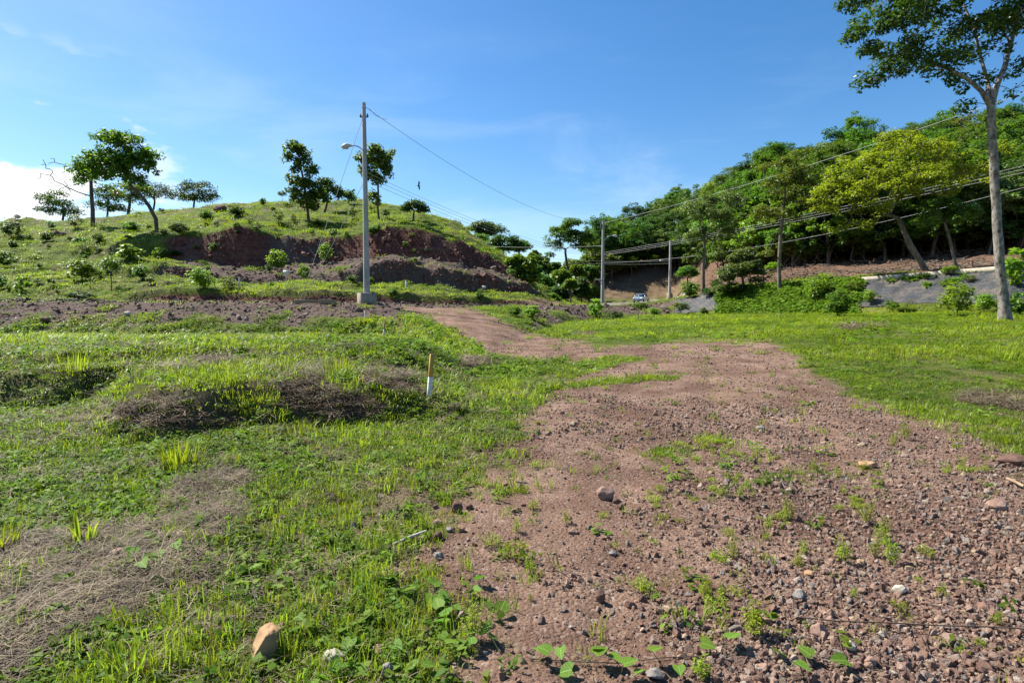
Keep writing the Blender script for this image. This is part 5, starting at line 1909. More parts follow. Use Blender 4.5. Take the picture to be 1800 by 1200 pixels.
SH = {
    'a': shrub_proto(301, 'bright', 22, 34, (0.13, 0.065)), 'b': shrub_proto(302, 'mid', 24, 34, (0.13, 0.07)),
    'c': shrub_proto(303, 'olive', 20, 32, (0.11, 0.05)), 'd': shrub_proto(304, 'bright', 14, 16, (0.24, 0.13)),
    'e': shrub_proto(305, 'dark', 24, 34, (0.12, 0.06)), 's': shrub_proto(306, 'mid', 16, 30, (0.13, 0.06), low=0.45),
    'g': shrub_proto(307, 'grey', 18, 22, (0.18, 0.09), low=0.3),
}
SHRUBS = [
    # px, row of foot, width px, height px, kind, label
    (20, 419, 38, 30, 'e', 'largest dark bush at far left near the crest of the hill'),
    (8, 470, 34, 30, 'b', 'leafy shrub cut by the left edge on the hill slope'),
    (20, 476, 22, 22, 's', 'sapling just below the leafy shrub at the left edge'),
    (2, 508, 22, 26, 'b', 'shrub at the left edge just above the road'),
    (39, 520, 28, 34, 'd', 'small palm-like plant with drooping leaves near the road at far left'),
    (90, 503, 15, 16, 'g', 'small pale shrub right of the palm-like plant'),
    (66, 500, 18, 14, 'c', 'low shrub between palm-like plant and pale shrub'),
    (145, 495, 62, 40, 'a', 'wide bright shrub in the middle of the left slope'),
    (196, 512, 40, 58, 's', 'tall dark sapling nearest to the road on the left slope'),
    (226, 458, 44, 30, 'd', 'silvery large-leaved shrub below the leaning tree'),
    (283, 455, 26, 22, 'a', 'round bright shrub at the left end of the big red cut'),
    (247, 491, 30, 24, 'b', 'compact glossy shrub on the terrace left of the stone wall'),
    (352, 512, 46, 42, 'a', 'bright spiky shrub at the lip of the low red bank'),
    (402, 508, 36, 26, 'c', 'soft low shrub just right of the bright spiky one'),
    (488, 478, 38, 40, 'a', 'bright shrub on the grey rubble spur of the hill'),
    (535, 497, 22, 34, 'a', 'narrow bright shrub at the foot of the rubble spur'),
    (490, 392, 24, 26, 'c', 'shrub on the upper grass left of the two-tiered tree'),
    (516, 392, 14, 18, 'c', 'small shrub beside the trunk of the two-tiered tree'),
    (572, 462, 26, 36, 'a', 'bright shrub beside the guy wires on the upper terrace'),
    (588, 436, 22, 32, 's', 'thin sapling between the two guy wires on the cut'),
    (620, 385, 22, 24, 'c', 'shrub just left of the light pole near the crest'),
    (655, 412, 26, 14, 'b', 'low shrub hanging on the lip of the dark cut behind the pole'),
    (620, 497, 20, 14, 'b', 'little shrub on the terrace left of the light pole foot'),
    (230, 408, 30, 20, 'b', 'shrub in the shade left of the leaning tree'),
    (132, 402, 30, 28, 'c', 'shrub below the half bare tree'),
    (82, 425, 26, 18, 'b', 'low shrub below the dark bush on the left slope'),
    (145, 440, 28, 22, 's', 'small sapling in the middle of the upper left slope'),
    (170, 445, 24, 18, 'c', 'low shrub next to the small sapling on the upper left slope'),
    (172, 425, 22, 14, 'e', 'dark low shrub above the silvery one'),
    (315, 415, 34, 22, 'e', 'dark shrub in the shadow of the leaning tree'),
    (363, 388, 30, 20, 'b', 'shrub on upper grass above the left end of the cut'),
    (380, 398, 10, 10, 'e', 'tiny dark shrub on the sunny upper grass'),
    (415, 380, 34, 20, 'b', 'shrub patch near the crest left of the taller hill trees'),
    (462, 362, 14, 14, 'b', 'little shrub on the skyline of the hill'),
    (497, 358, 18, 20, 's', 'young tree on the skyline left of the two-tiered tree'),
    (440, 395, 16, 14, 'c', 'small shrub above the middle of the big red cut'),
    (560, 398, 20, 12, 'b', 'low plants at the foot of the two-tiered tree'),
    (130, 470, 24, 16, 'c', 'low shrub left behind the wide bright shrub'),
    (305, 452, 30, 12, 'b', 'low plants along the foot of the big red cut'),
    (140, 528, 50, 16, 'e', 'dark low clump along the road edge at left'),
    (265, 500, 16, 12, 'g', 'tiny pale shrub on the lower terrace'),
    (690, 520, 20, 12, 'b', 'plants spilling over the low red bank right of the pole'),
    (844, 530, 16, 22, 'b', 'upright shrub on the low bank at right end of terrace'),
    (898, 495, 18, 22, 's', 'sapling at the right foot of the hill'),
    # along the bank
    (905, 556, 28, 18, 'b', 'low leafy clump at the top of the lawn right of the ramp'),
    (937, 562, 34, 26, 'd', 'large-leaved plant on the bank right of the ramp'),
    (1048, 560, 30, 36, 'd', 'tall large-leaved plant below the slim middle pole'),
    (1083, 562, 28, 16, 'e', 'low dark plant right of the one below the slim pole'),
    (1122, 563, 32, 32, 's', 'round-headed sapling on the lawn below the car'),
    (1150, 556, 26, 16, 'a', 'low bright clump between sapling and mesh slope'),
    (1196, 553, 32, 24, 'g', 'pale flowering shrub in front of the short mesh slope'),
    (1236, 552, 16, 12, 'b', 'little plant at the foot of the short mesh slope'),
    (1212, 523, 38, 30, 'b', 'rounded bush on the bank right of the far pole'),
    (1246, 522, 26, 16, 'e', 'low dark shrub at the foot of the forked grey tree'),
    (1256, 508, 18, 18, 'e', 'dark shrub behind the forked grey tree'),
    (1290, 521, 60, 26, 'e', 'dark shrub at the top left of the creeper bank'),
    (1472, 558, 52, 52, 'b', 'big shrub at the right end of the creeper bank'),
    (1440, 530, 40, 44, 'a', 'bright shrub rising from the creeper bank'),
    (1530, 536, 22, 26, 'a', 'small plant growing through the black mesh'),
    (1500, 512, 30, 20, 'c', 'tangle of plants at the top left of the black mesh'),
    (1682, 557, 58, 62, 'a', 'bright shrub in front of the black mesh slope left of the tall tree'),
    (1730, 550, 40, 36, 'a', 'shrub just left of the tall pale trunk'),
    (1792, 556, 46, 46, 'b', 'shrub just right of the tall pale trunk'),
    (1785, 505, 52, 70, 'd', 'large-leaved plant above the mesh right of the tall trunk'),
    (1670, 484, 26, 16, 'a', 'little bright plant hanging over the coping'),
    (1705, 496, 22, 14, 'c', 'small dry plant on the black mesh below the coping'),
    (1590, 548, 36, 10, 'c', 'thin weeds along the foot of the black mesh'),
    (1360, 478, 30, 18, 'a', 'light green shrub on brown ground behind the slim tree'),
    (1262, 512, 26, 18, 'e', 'leafy clump left under the low round tree'),
]


def place_shrub(px, py, w, h, kind, label, group, first={}):
    p = ground_hit(px, py)
    if p is None:
        return
    s = p.y / 1000.0
    if kind not in first:
        first[kind] = put_tree('shrub', label, 'shrub', p, SH[kind], group)
        r = first[kind]
    else:
        r = copy_tree(first[kind])
        r.location = p
        tag(r, label, 'shrub', group)
    r.scale = (w * s, w * s, h * s)
    r.rotation_euler = (0, 0, random.uniform(0, 6.28))


for q in SHRUBS:
    place_shrub(*q[:5], q[5], 'shrubs on the bank' if q[0] > 860 else 'shrubs on the terraced hill')
# small unnamed shrubs dotted over the hill grass
rs = random.Random(5)
for i in range(60):
    px, py = rs.uniform(0, 760), rs.uniform(365, 520)
    p = ground_hit(px, py)
    if p is None or p.y > 78 or p.y < 39:
        continue
    w = rs.uniform(7, 17)
    place_shrub(px, py, w, w * rs.uniform(0.6, 1.1), rs.choice('abcce'), 'tiny low shrub %s, %s' % (next(nm for lim, nm in ((110, 'on the far left slope'), (230, 'below the half bare tree'), (330, 'around the leaning tree'), (440, 'above the left of the cut'), (560, 'near the two-tiered tree'), (640, 'left of the light pole'), (999, 'right of the light pole')) if px < lim), 'near the crest' if py < 400 else ('halfway down the hill' if py < 455 else 'on the lower terraces')), 'tiny shrubs dotted over the hill')


# ================================================================== ground cover: grass, straw, herbs, pebbles, creeper
WEEDY = [(1130, 800), (1230, 765), (1300, 775), (1420, 785), (1545, 830), (1550, 900), (1480, 960), (1400, 920), (1250, 890), (1140, 850)]


def surface(x, y, z):
    return masks(x, y, z)


def make_grass():
    protos = [blade_tuft('grass_tuft_%d' % i, 400 + i, M_GRASS, 15, 0.06, (0.025, 0.075), 0.003, 0.95) for i in range(4)]
    protos += [blade_tuft('grass_tall_%d' % i, 410 + i, M_GRASS, 9, 0.045, (0.08, 0.16), 0.0032, 0.75) for i in range(2)]
    parts = [fan_points(36000, 1.3, 4.5, 1), fan_points(88000, 4.5, 34, 2), fan_points(42000, 30, 84, 3)]
    P, R, S, I, T = [], [], [], [], []
    for x, y, z, rng in parts:
        g, st, red, rub, br, rd = surface(x, y, z)
        px, py = project(x, y, z)
        cpx, lev, fr = zones(x, y)
        n = fbm(x * 1.3, y * 1.3, 71, 4)
        n2 = fbm(x * 0.4, y * 0.4, 72, 3)
        prob = np.clip(0.70 + n * 2.8, 0.06, 1.0)
        prob = prob * (1 - 0.85 * np.clip(st, 0, 1)) * (1 - red) * (1 - 0.97 * rub) * (1 - 0.97 * br) * (1 - rd)
        edge = np.clip(0.5 + n * 3, 0, 1)
        bare = 0.006 + 0.03 * np.clip(n * 4, 0, 1) + np.where(inpoly(px, py, WEEDY), 0.8 * np.clip(0.3 + n * 6, 0, 1), 0)
        prob = prob * (1 - g) ** 1.15 + bare * g
        # thin ragged turf on the lower left, dense on the lawns
        prob = np.where((y < 8.0) & (x < 0.5) & (g < 0.5), prob * 0.72, prob)
        keep = rng.uniform(0, 1, len(x)) < prob
        keep &= ~((np.abs(px - 462) < 34) & (py > 1085) & (py < 1200) & (rng.uniform(0, 1, len(x)) < 0.75))
        keep &= ~((cpx > 1225) & (lev >= 5))
        keep &= ~((lev == 1) & (cpx > 1186) & (cpx < 1262)) & ~((lev == 1) & (cpx > 1495) & (fr > 0.25))
        x, y, z, n, n2, g, st = x[keep], y[keep], z[keep], n[keep], n2[keep], g[keep], st[keep]
        k = len(x)
        P.append(np.stack([x, y, z], 1))
        R.append(np.stack([rng.normal(0, 0.12, k), rng.normal(0, 0.12, k), rng.uniform(0, 6.28, k)], 1))
        sx = np.clip(y / 5.0, 0.85, 9.0) * rng.uniform(0.7, 1.3, k)
        sz = np.clip(0.75 + y * 0.022, 0.75, 2.4) * rng.uniform(0.6, 1.35, k) * np.clip(1 + n2 * 1.6, 0.5, 1.7)
        S.append(np.stack([sx, sx, sz], 1))
        tall = rng.uniform(0, 1, k) < np.clip(0.06 + n2 * 0.8, 0.01, 0.30)
        I.append(np.where(tall & (y < 30), 4 + rng.integers(0, 2, k), rng.integers(0, 4, k)))
        T.append(np.clip(0.5 + n2 * 1.4 + rng.normal(0, 0.22, k), 0, 1))
    scatter('grass', 'short bright green grass of the lawns, hill and verges', np.concatenate(P), np.concatenate(R), np.concatenate(S), np.concatenate(I), np.concatenate(T), protos)


def make_straw():
    protos = [blade_tuft('straw_%d' % i, 430 + i, M_STRAW, 15, 0.09, (0.07, 0.24), 0.0022, 0.5, True) for i in range(4)]
    x, y, z, rng = fan_points(74000, 1.4, 26, 21, 1.0)
    g, st, red, rub, br, rd = surface(x, y, z)
    n = fbm(x * 1.7, y * 1.7, 73, 4)
    prob = np.clip(st * (0.8 + n * 2), 0, 1) + np.where((g < 0.5) & (x < 1) & (y < 12), np.clip(0.07 - n * 0.9, 0.02, 0.3), 0.0)
    keep = (rng.uniform(0, 1, len(x)) < prob) & (y < 27)
    x, y, z = x[keep], y[keep], z[keep]
    k = len(x)
    # lie of the straw follows a slowly turning direction
    ang = 6.0 * fbm(x * 0.6, y * 0.6, 74, 2) + rng.normal(0, 0.5, k)
    s = np.clip(y / 5.5, 0.8, 3.5) * rng.uniform(0.7, 1.4, k)
    s = np.stack([s, s, s * rng.choice([0.7, 1.0, 1.6], k)], 1)
    scatter('dead_grass', 'matted dry straw-coloured dead grass at lower left', np.stack([x, y, z + 0.012], 1), np.stack([rng.normal(0, 0.1, k), rng.normal(0, 0.1, k), ang], 1), s,
            rng.integers(0, 4, k), rng.uniform(0, 1, k), protos)


def make_herbs():
    protos = [herb_tuft('herb_%d' % i, 440 + i, M_HERB, 18, 0.07, 0.07, (0.04, 0.022)) for i in range(3)] + [herb_tuft('herb_broad_%d' % i, 445 + i, M_HERB, 9, 0.08, 0.08, (0.07, 0.05)) for i in range(2)]
    x, y, z, rng = fan_points(80000, 1.4, 30, 31, 1.0)
    g, st, red, rub, br, rd = surface(x, y, z)
    cpx, lev, fr = zones(x, y)
    n = fbm(x * 0.9 + 7, y * 0.9, 75, 4)
    px, py = project(x, y, z)
    left = inpoly(px, py, [(-400, 720), (450, 700), (560, 820), (420, 960), (200, 930), (-400, 1000)])
    prob = np.where(left, 0.85 + n * 2, np.where((x < 2) & (y < 24), 0.26 + n * 1.6, 0.02 + n * 0.2))
    prob = np.where(g > 0.5, np.where(inpoly(px, py, WEEDY), 0.10 * np.clip(0.4 + n * 4, 0, 1), 0.006), np.clip(prob, 0, 1)) * (1 - 0.8 * st)
    prob = np.where(lev == 1, (0.45 * (1 - rub) + 0.03) * (1 - g) * np.where(cpx > 700, 0.5, 1), prob)
    keep = (rng.uniform(0, 1, len(x)) < prob) & ~((lev == 1) & (cpx > 1180))
    x, y, z = x[keep], y[keep], z[keep]
    k = len(x)
    s = np.clip(y / 8.0, 0.7, 3.5) * rng.uniform(0.6, 1.3, k)
    sz = np.clip(y / 9.0, 0.8, 3.0) * rng.uniform(0.6, 1.3, k)
    scatter('low_weeds', 'low broad-leaved weeds growing among the grass', np.stack([x, y, z], 1), np.stack([rng.normal(0, 0.1, k), rng.normal(0, 0.1, k), rng.uniform(0, 6.28, k)], 1),
            np.stack([s, s, sz], 1), rng.integers(0, 5, k), rng.uniform(0, 1, k), protos)


PEB = [rock_mesh('pebble_%d' % i, 500 + i, M_STONE, 11, (1, 0.8, 0.6)) for i in range(6)]


def make_gravel():
    P, R, S = [], [], []
    for (n_, d0, d1, sd, mean, top) in ((170000, 1.4, 7, 41, 0.014, 0.05), (85000, 6, 26, 42, 0.024, 0.07), (90000, 1.5, 10, 43, 0.034, 0.075)):
        x, y, z, rng = fan_points(n_, d0, d1, sd, 0.95, -0.35)
        g, st, red, rub, br, rd = surface(x, y, z)
        n = fbm(x * 0.8, y * 0.8, 76, 4)
        nf = fbm(x * 4, y * 4, 77, 3)
        stony = 0.42 + n * 1.7 + nf * 0.8 + 0.45 * sstep(0.5, 2.5, x) * sstep(6.5, 3, y) + 0.3 * sstep(1.5, 4, x) * sstep(11, 7, y)
        if sd == 43:
            stony = stony - 0.32 + 0.3 * sstep(0.2, 2.0, x) * sstep(7, 3.5, y)
        prob = np.clip(stony, 0.03, 1) * g + np.where((x > -2.6) & (y < 9), 0.07, 0.003) * (1 - g)
        keep = rng.uniform(0, 1, len(x)) < prob
        x, y, z = x[keep], y[keep], z[keep]
        k = len(x)
        s = np.minimum(np.exp(rng.normal(math.log(mean), 0.45, k)) * np.clip(0.8 + y * 0.04, 0.9, 1.7), top)
        P.append(np.stack([x, y, z + s * 0.1], 1))
        R.append(rng.uniform(0, 6.28, (k, 3)))
        S.append(s)
    P, R, S = np.concatenate(P), np.concatenate(R), np.concatenate(S)
    rng = np.random.default_rng(49)
    scatter('gravel', 'loose reddish gravel covering the track', P, R, S, rng.integers(0, 6, len(S)), rng.uniform(0, 1, len(S)), PEB)


def make_rubble():
    pr = [rock_mesh('rubble_%d' % i, 520 + i, M_RUBBLE, 11, (1, 0.85, 0.7)) for i in range(5)]
    x, y, z, rng = fan_points(60000, 26, 62, 51, 1.0)
    g, st, red, rub, br, rd = surface(x, y, z)
    cpx, lev, fr = zones(x, y)
    keep = rng.uniform(0, 1, len(x)) < np.clip(rub * 0.45, 0, 1)
    keep &= cpx < 1190
    xk, yk, zk = x[keep], y[keep], z[keep]
    k = len(xk)
    s = np.exp(rng.normal(math.log(0.17), 0.5, k)) * np.clip(yk / 40, 0.8, 1.5)
    s = np.minimum(s, 0.75)
    scatter('rubble', 'dark broken stones on the bank and the hill terraces', np.stack([xk, yk, zk], 1), rng.uniform(0, 6.28, (k, 3)), s, rng.integers(0, 5, k), rng.uniform(0, 1, k), pr)
    pr2 = [rock_mesh('red_rock_%d' % i, 530 + i, M_REDROCK, 11, (1, 0.85, 0.7)) for i in range(4)]
    # steep faces are short in plan: sample them along the cut instead
    pxs = rng.uniform(285, 930, 9000)
    lv = rng.choice([3, 5, 7], 9000, p=[0.15, 0.3, 0.55])
    f = rng.uniform(0, 1, 9000)
    kn = [np.interp(pxs, TPX, TOE)] + [np.interp(pxs, TPX, q) for q in KD]
    K = np.stack(kn, 1)
    a = K[np.arange(9000), lv - 1]
    b = K[np.arange(9000), lv]
    yy = a + (b - a) * f
    xx = (pxs - 900) / 1000 * yy
    zz = height(xx, yy)
    g, st, red, rub, br, rd = surface(xx, yy, zz)
    keep = rng.uniform(0, 1, 9000) < np.clip(red + rub, 0, 1) * np.clip(0.25 + 2.5 * fbm(xx * 0.4, yy * 0.4, 97, 3), 0.06, 0.8)
    xx, yy, zz = xx[keep], yy[keep], zz[keep]
    k = len(xx)
    s = np.minimum(np.exp(rng.normal(math.log(0.22), 0.5, k)), 0.9)
    scatter('red_rubble', 'dark red broken rock on the cut faces of the hill', np.stack([xx, yy, zz], 1), rng.uniform(0, 6.28, (k, 3)), s, rng.integers(0, 4, k), rng.uniform(0, 1, k), pr2)


def make_creeper():
    protos = [herb_tuft('creeper_%d' % i, 450 + i, M_IVY, 22, 0.36, 0.17, (0.19, 0.15)) for i in range(4)]
    rng = np.random.default_rng(61)
    n = 5200
    px = rng.uniform(1256, 1512, n)
    f = rng.uniform(0.0, 1.04, n)
    toe = np.interp(px, TPX, TOE)
    top = np.interp(px, TPX, KD[0])
    y = toe + (top - toe) * f
    x = (px - 900) / 1000 * y
    keep = rng.uniform(0, 1, n) < sstep(1256, 1285, px + 40 * fbm(x, y, 78, 3)) * sstep(1515, 1490, px + 40 * fbm(x, y, 79, 3))
    # some also straggle over the black mesh
    n2 = 900
    px2 = rng.uniform(1500, 1760, n2)
    f2 = rng.uniform(0.15, 0.98, n2)
    y2 = np.interp(px2, TPX, TOE) + (np.interp(px2, TPX, KD[0]) - np.interp(px2, TPX, TOE)) * f2
    x2 = (px2 - 900) / 1000 * y2
    k2 = fbm(x2 * 0.7, y2 * 0.9, 80, 4) > 0.15
    x, y = np.concatenate([x[keep], x2[k2]]), np.concatenate([y[keep], y2[k2]])
    z = height(x, y) + 0.03
    k = len(x)
    s = rng.uniform(0.5, 1.25, k)
    scatter('creeper', 'green leafy creeper covering the bank between the two mesh slopes', np.stack([x, y, z], 1), np.stack([rng.normal(0.35, 0.2, k), rng.normal(0, 0.2, k), rng.uniform(-0.5, 0.5, k)], 1),
            s, rng.integers(0, 4, k), rng.uniform(0, 1, k), protos)


def make_litter():
    clod = [rock_mesh('clod_%d' % i, 540 + i, M_CLOD, 11, (1, 0.85, 0.5)) for i in range(3)]
    twig = []
    for i in range(3):
        rng = np.random.default_rng(545 + i)
        m = MB()
        for _ in range(4):
            a = rng.uniform(0, 6.28)
            o_ = np.array([rng.normal() * 0.5, rng.normal() * 0.5, 0.08])
            dv = np.array([math.cos(a), math.sin(a), rng.normal() * 0.12]) * rng.uniform(0.4, 1.1)
            m.tube([tuple(o_), tuple(o_ + dv * 0.5 + rng.normal(size=3) * 0.06), tuple(o_ + dv)], [0.035, 0.028, 0.012], 4, cap=False)
        twig.append(m.mesh('twig_%d' % i, M_BARK_TAN))
    rng = np.random.default_rng(91)
    n = 16000
    px = rng.uniform(1040, 1850, n)
    d = rng.uniform(36, 125, n)
    x = (px - 900) / 1000 * d
    z = height(x, d)
    ms = masks(x, d, z)
    keep = (rng.uniform(0, 1, n) < ms[4]) & (fbm(x * 0.5, d * 0.5, 92, 3) > -0.08)
    x, d, z = x[keep], d[keep], z[keep]
    k = len(x)
    idx = np.where(rng.uniform(0, 1, k) < 0.16, 3 + rng.integers(0, 3, k), rng.integers(0, 3, k))
    s = np.where(idx < 3, np.exp(rng.normal(math.log(0.22), 0.4, k)), rng.uniform(0.5, 1.3, k))
    rot = np.where((idx < 3)[:, None], rng.uniform(0, 6.28, (k, 3)), np.stack([np.zeros(k), np.zeros(k), rng.uniform(0, 6.28, k)], 1))
    scatter('litter', 'brown clods and fallen twigs littering the forest floor', np.stack([x, d, z], 1), rot, s, idx, rng.uniform(0, 1, k), clod + twig)


def make_chips():
    x, y, z, rng = fan_points(26000, 2.2, 9, 95, 0.6)
    px, py = project(x, y, z)
    n = fbm(x * 3.2, y * 3.2, 96, 3)
    a = np.exp(-(((px - 640) / 70) ** 2 + ((py - 975) / 35) ** 2)) + 0.6 * np.exp(-(((px - 690) / 40) ** 2 + ((py - 900) / 60) ** 2)) + 0.25 * np.exp(-(((px - 1100) / 260) ** 2 + ((py - 1050) / 130) ** 2)) * 0.3
    keep = rng.uniform(0, 1, len(x)) < a * np.clip(0.3 + n * 4, 0, 1) * 0.5
    x, y, z = x[keep], y[keep], z[keep]
    k = len(x)
    s = np.exp(rng.normal(math.log(0.022), 0.4, k))
    scatter('stone_chips', 'whitish stone chips beside the white stick', np.stack([x, y, z + s * 0.15], 1), rng.uniform(0, 6.28, (k, 3)), s, rng.integers(0, 3, k), rng.uniform(0, 1, k),
            [rock_mesh('chip_%d' % i, 550 + i, M_CHIP, 10, (1, 0.8, 0.45)) for i in range(3)])


M_CLOD = stone_mat('earth_clod', [(0.0, (0.07, 0.04, 0.027)), (0.6, (0.14, 0.085, 0.058)), (1.0, (0.24, 0.16, 0.11))])
M_CHIP = stone_mat('white_chip', [(0.0, (0.42, 0.38, 0.32)), (1.0, (0.66, 0.62, 0.55))])
make_litter()
make_chips()
make_grass()
make_straw()
make_herbs()
make_gravel()
make_rubble()
make_creeper()


# ================================================================== stones one can pick out
def color_rock(name, c1, c2):
    return plain_mat(name, c1, c2, 4.5, 0.9, 0.25, 0.6, lo=0.35, hi=0.68)


M_OCHRE_ROCK = color_rock('ochre_rock', (0.30, 0.17, 0.085), (0.50, 0.32, 0.18))
M_DARK_ROCK = color_rock('dark_brown_rock', (0.10, 0.055, 0.04), (0.20, 0.12, 0.09))
M_GREY_ROCK = color_rock('grey_rock', (0.19, 0.17, 0.15), (0.34, 0.31, 0.28))
M_PINK_ROCK = color_rock('pinkish_rock', (0.24, 0.14, 0.105), (0.40, 0.27, 0.21))
M_PALE_ROCK = color_rock('pale_rock', (0.36, 0.32, 0.25), (0.58, 0.53, 0.45))
BIGS = [
    # px, py (centre), width px, height px, material, label
    (460, 1130, 54, 78, M_OCHRE_ROCK, 'largest ochre block of stone standing in the grass at lower left'),
    (494, 1108, 17, 24, M_PINK_ROCK, 'thin pointed stone leaning just behind the ochre block'),
    (583, 1162, 38, 34, M_PALE_ROCK, 'rough cream stone right of the ochre block'),
    (680, 1186, 26, 34, M_GREY_ROCK, 'smooth egg-shaped grey stone at the bottom edge'),
    (665, 1148, 26, 24, M_PINK_ROCK, 'dusty pink stone among the vine leaves'),
    (803, 893, 22, 24, M_DARK_ROCK, 'upright dark brown stone casting a shadow on the track edge'),
    (824, 893, 16, 11, M_DARK_ROCK, 'flat dark stone touching the upright dark one'),
    (1065, 868, 34, 26, M_PINK_ROCK, 'biggest pinkish stone in the middle of the track'),
    (1083, 881, 13, 10, M_DARK_ROCK, 'small dark red stone beside the biggest pinkish stone'),
    (1091, 891, 13, 12, M_DARK_ROCK, 'second dark stone below the biggest pinkish stone'),
    (767, 922, 22, 12, M_PINK_ROCK, 'flat pink stone below the upright dark one'),
    (811, 930, 15, 12, M_OCHRE_ROCK, 'small orange stone below the upright dark one'),
    (768, 942, 20, 16, M_DARK_ROCK, 'brown angular stone at the end of the white stick'),
    (790, 932, 14, 10, M_GREY_ROCK, 'greyish stone between brown and orange stones'),
    (596, 884, 12, 12, M_DARK_ROCK, 'lone brown stone in the thin grass left of the track'),
    (770, 978, 18, 12, M_GREY_ROCK, 'blue-grey stone right of the white stick'),
    (1077, 973, 16, 10, M_GREY_ROCK, 'flat blue-grey chip on the bare track'),
    (1408, 1050, 24, 20, M_GREY_ROCK, 'grey-green block right of centre on the stony track'),
    (1424, 1010, 20, 12, M_OCHRE_ROCK, 'yellowish stone above the grey-green block'),
    (1055, 1052, 16, 26, M_DARK_ROCK, 'upright brown stone with dark shadow on bare gravel'),
    (1152, 1192, 34, 20, M_GREY_ROCK, 'broad flat grey stone at the bottom edge of the track'),
    (1442, 1110, 30, 26, M_PINK_ROCK, 'broad pinkish slab among the stones at lower right'),
    (1499, 1138, 18, 20, M_PALE_ROCK, 'pale flesh-coloured stone right of the pinkish slab'),
    (1534, 1168, 22, 18, M_PINK_ROCK, 'red stone near the last vine leaf at lower right'),
    (1585, 1038, 26, 16, M_PALE_ROCK, 'pale stone with dark edge in the stony right part of the track'),
    (1690, 1045, 16, 16, M_DARK_ROCK, 'rusty stone at right beside a greenish one'),
    (1760, 890, 40, 18, M_PINK_ROCK, 'broad flat red stone near the right edge of the track'),
    (1340, 752, 20, 9, M_GREY_ROCK, 'long grey stone lying on the far bare part of the track'),
    (1500, 568, 11, 7, M_GREY_ROCK, 'round grey stone alone on the right lawn'),
    (1790, 810, 44, 22, M_DARK_ROCK, 'large half buried stone at the right edge below the grass'),
    (1530, 818, 36, 14, M_OCHRE_ROCK, 'flat reddish slab on the right of the weedy patch'),
    (1735, 1180, 32, 24, M_DARK_ROCK, 'angular brown block at the lower right corner'),
    (203, 975, 28, 16, M_PINK_ROCK, 'pink stone half hidden in the dead grass'),
    (222, 552, 12, 9, M_PALE_ROCK, 'pale round boulder on the left bank below the road'),
    (76, 562, 16, 13, M_DARK_ROCK, 'dark round boulder on the left bank'),
    (98, 412, 28, 11, M_DARK_ROCK, 'flat dark boulder near the crest at far left'),
    (123, 419, 14, 7, M_DARK_ROCK, 'smaller dark boulder right of the flat one near the crest'),
    (385, 366, 26, 14, M_DARK_ROCK, 'dark boulder on the skyline right of the crest trees'),
]
for i, (px, py, w, h, m, lab) in enumerate(BIGS):
    foot = ground_hit(px, py + h * 0.42)
    if foot is None:
        continue
    s = foot.y / 1000.0
    me = big_rock_mesh('stone', 600 + i, m, (w * s * 1.05, max(w, h) * s * 0.85, h * s * 1.15))
    o = add_obj('stone', me, None, foot + Vector((0, w * s * 0.25, h * s * 0.36)))
    o.rotation_euler = (random.uniform(-0.2, 0.2), random.uniform(-0.2, 0.2), random.uniform(-0.5, 0.5))
    tag(o, lab, 'stone', 'stones that stand out')

STP = [rock_mesh('stone', 560 + i, M_STONE, 15, (1, 0.82, 0.62)) for i in range(9)]


def loose_stones():
    x, y, z, rng = fan_points(30000, 1.9, 9.5, 71, 0.8)
    g, st, red, rub, br, rd = masks(x, y, z)
    px, py = project(x, y, z)
    n = fbm(x * 0.8, y * 0.8, 76, 4)
    w = np.where(g > 0.5, np.clip(0.25 + n * 2 + 0.7 * sstep(0.6, 2.2, x) * sstep(5, 3, y), 0, 1), 0)
    ok = (px > 0) & (px < 1800) & (py < 1195) & (rng.uniform(0, 1, len(x)) < w)
    idx = np.nonzero(ok)[0][:262]
    for k in idx:
        s = min(float(np.exp(rng.normal(math.log(0.045), 0.35))), 0.10) * (1 + 0.06 * y[k])
        o = add_obj('stone', STP[int(rng.integers(0, 9))], None, (x[k], y[k], z[k] + s * 0.12))
        o.scale = (s, s, s)
        o.rotation_euler = (rng.normal() * 0.4, rng.normal() * 0.4, rng.uniform(0, 6.28))
        nearq = 'in the foreground of' if y[k] < 3.4 else ('midway along' if y[k] < 5.5 else 'farther up')
        side = 'left side' if px[k] < 1000 else ('middle' if px[k] < 1350 else 'right side')
        tag(o, '%s loose angular stone %s the gravel track, on its %s' % ('tiny' if s < 0.04 else ('small' if s < 0.058 else 'fist-sized'), nearq, side), 'stone', 'loose stones ' + nearq + ' the track')


loose_stones()

# ---- white stick and other bits
def stick(px0, py0, px1, py1, r, label, mat=M_STICK, name='stick', lift=0.02):
    a, b = ground_hit(px0, py0), ground_hit(px1, py1)
    m = MB()
    a = a + Vector((0, 0, r + lift))
    b = b + Vector((0, 0, r + lift))
    mid = a.lerp(b, 0.5) + Vector((0.004, 0.006, 0.004))
    m.tube([a, mid, b], [r, r * 1.05, r * 0.85], 9)
    tag(m.build(name, mat, None, True), label, 'stick')


stick(690, 972, 749, 945, 0.009, 'short bleached white stick lying at the left edge of the track', lift=0.04)
stick(1770, 848, 1800, 862, 0.014, 'split stick lying at the right edge below the grass', M_TIMBER)
m = MB()
wp = []
for px, py in [(1400, 1100), (1470, 1104), (1560, 1107), (1650, 1113), (1730, 1115), (1830, 1119), (1900, 1124)]:
    h = ground_hit(px, py)
    wp.append(h + Vector((0, 0, 0.035)))
m.tube(wp, 0.0035, 5)
tag(m.build('rusty_wire', M_WIRE, None, True), 'thin rusty wire stretched low over the stones at lower right', 'wire')


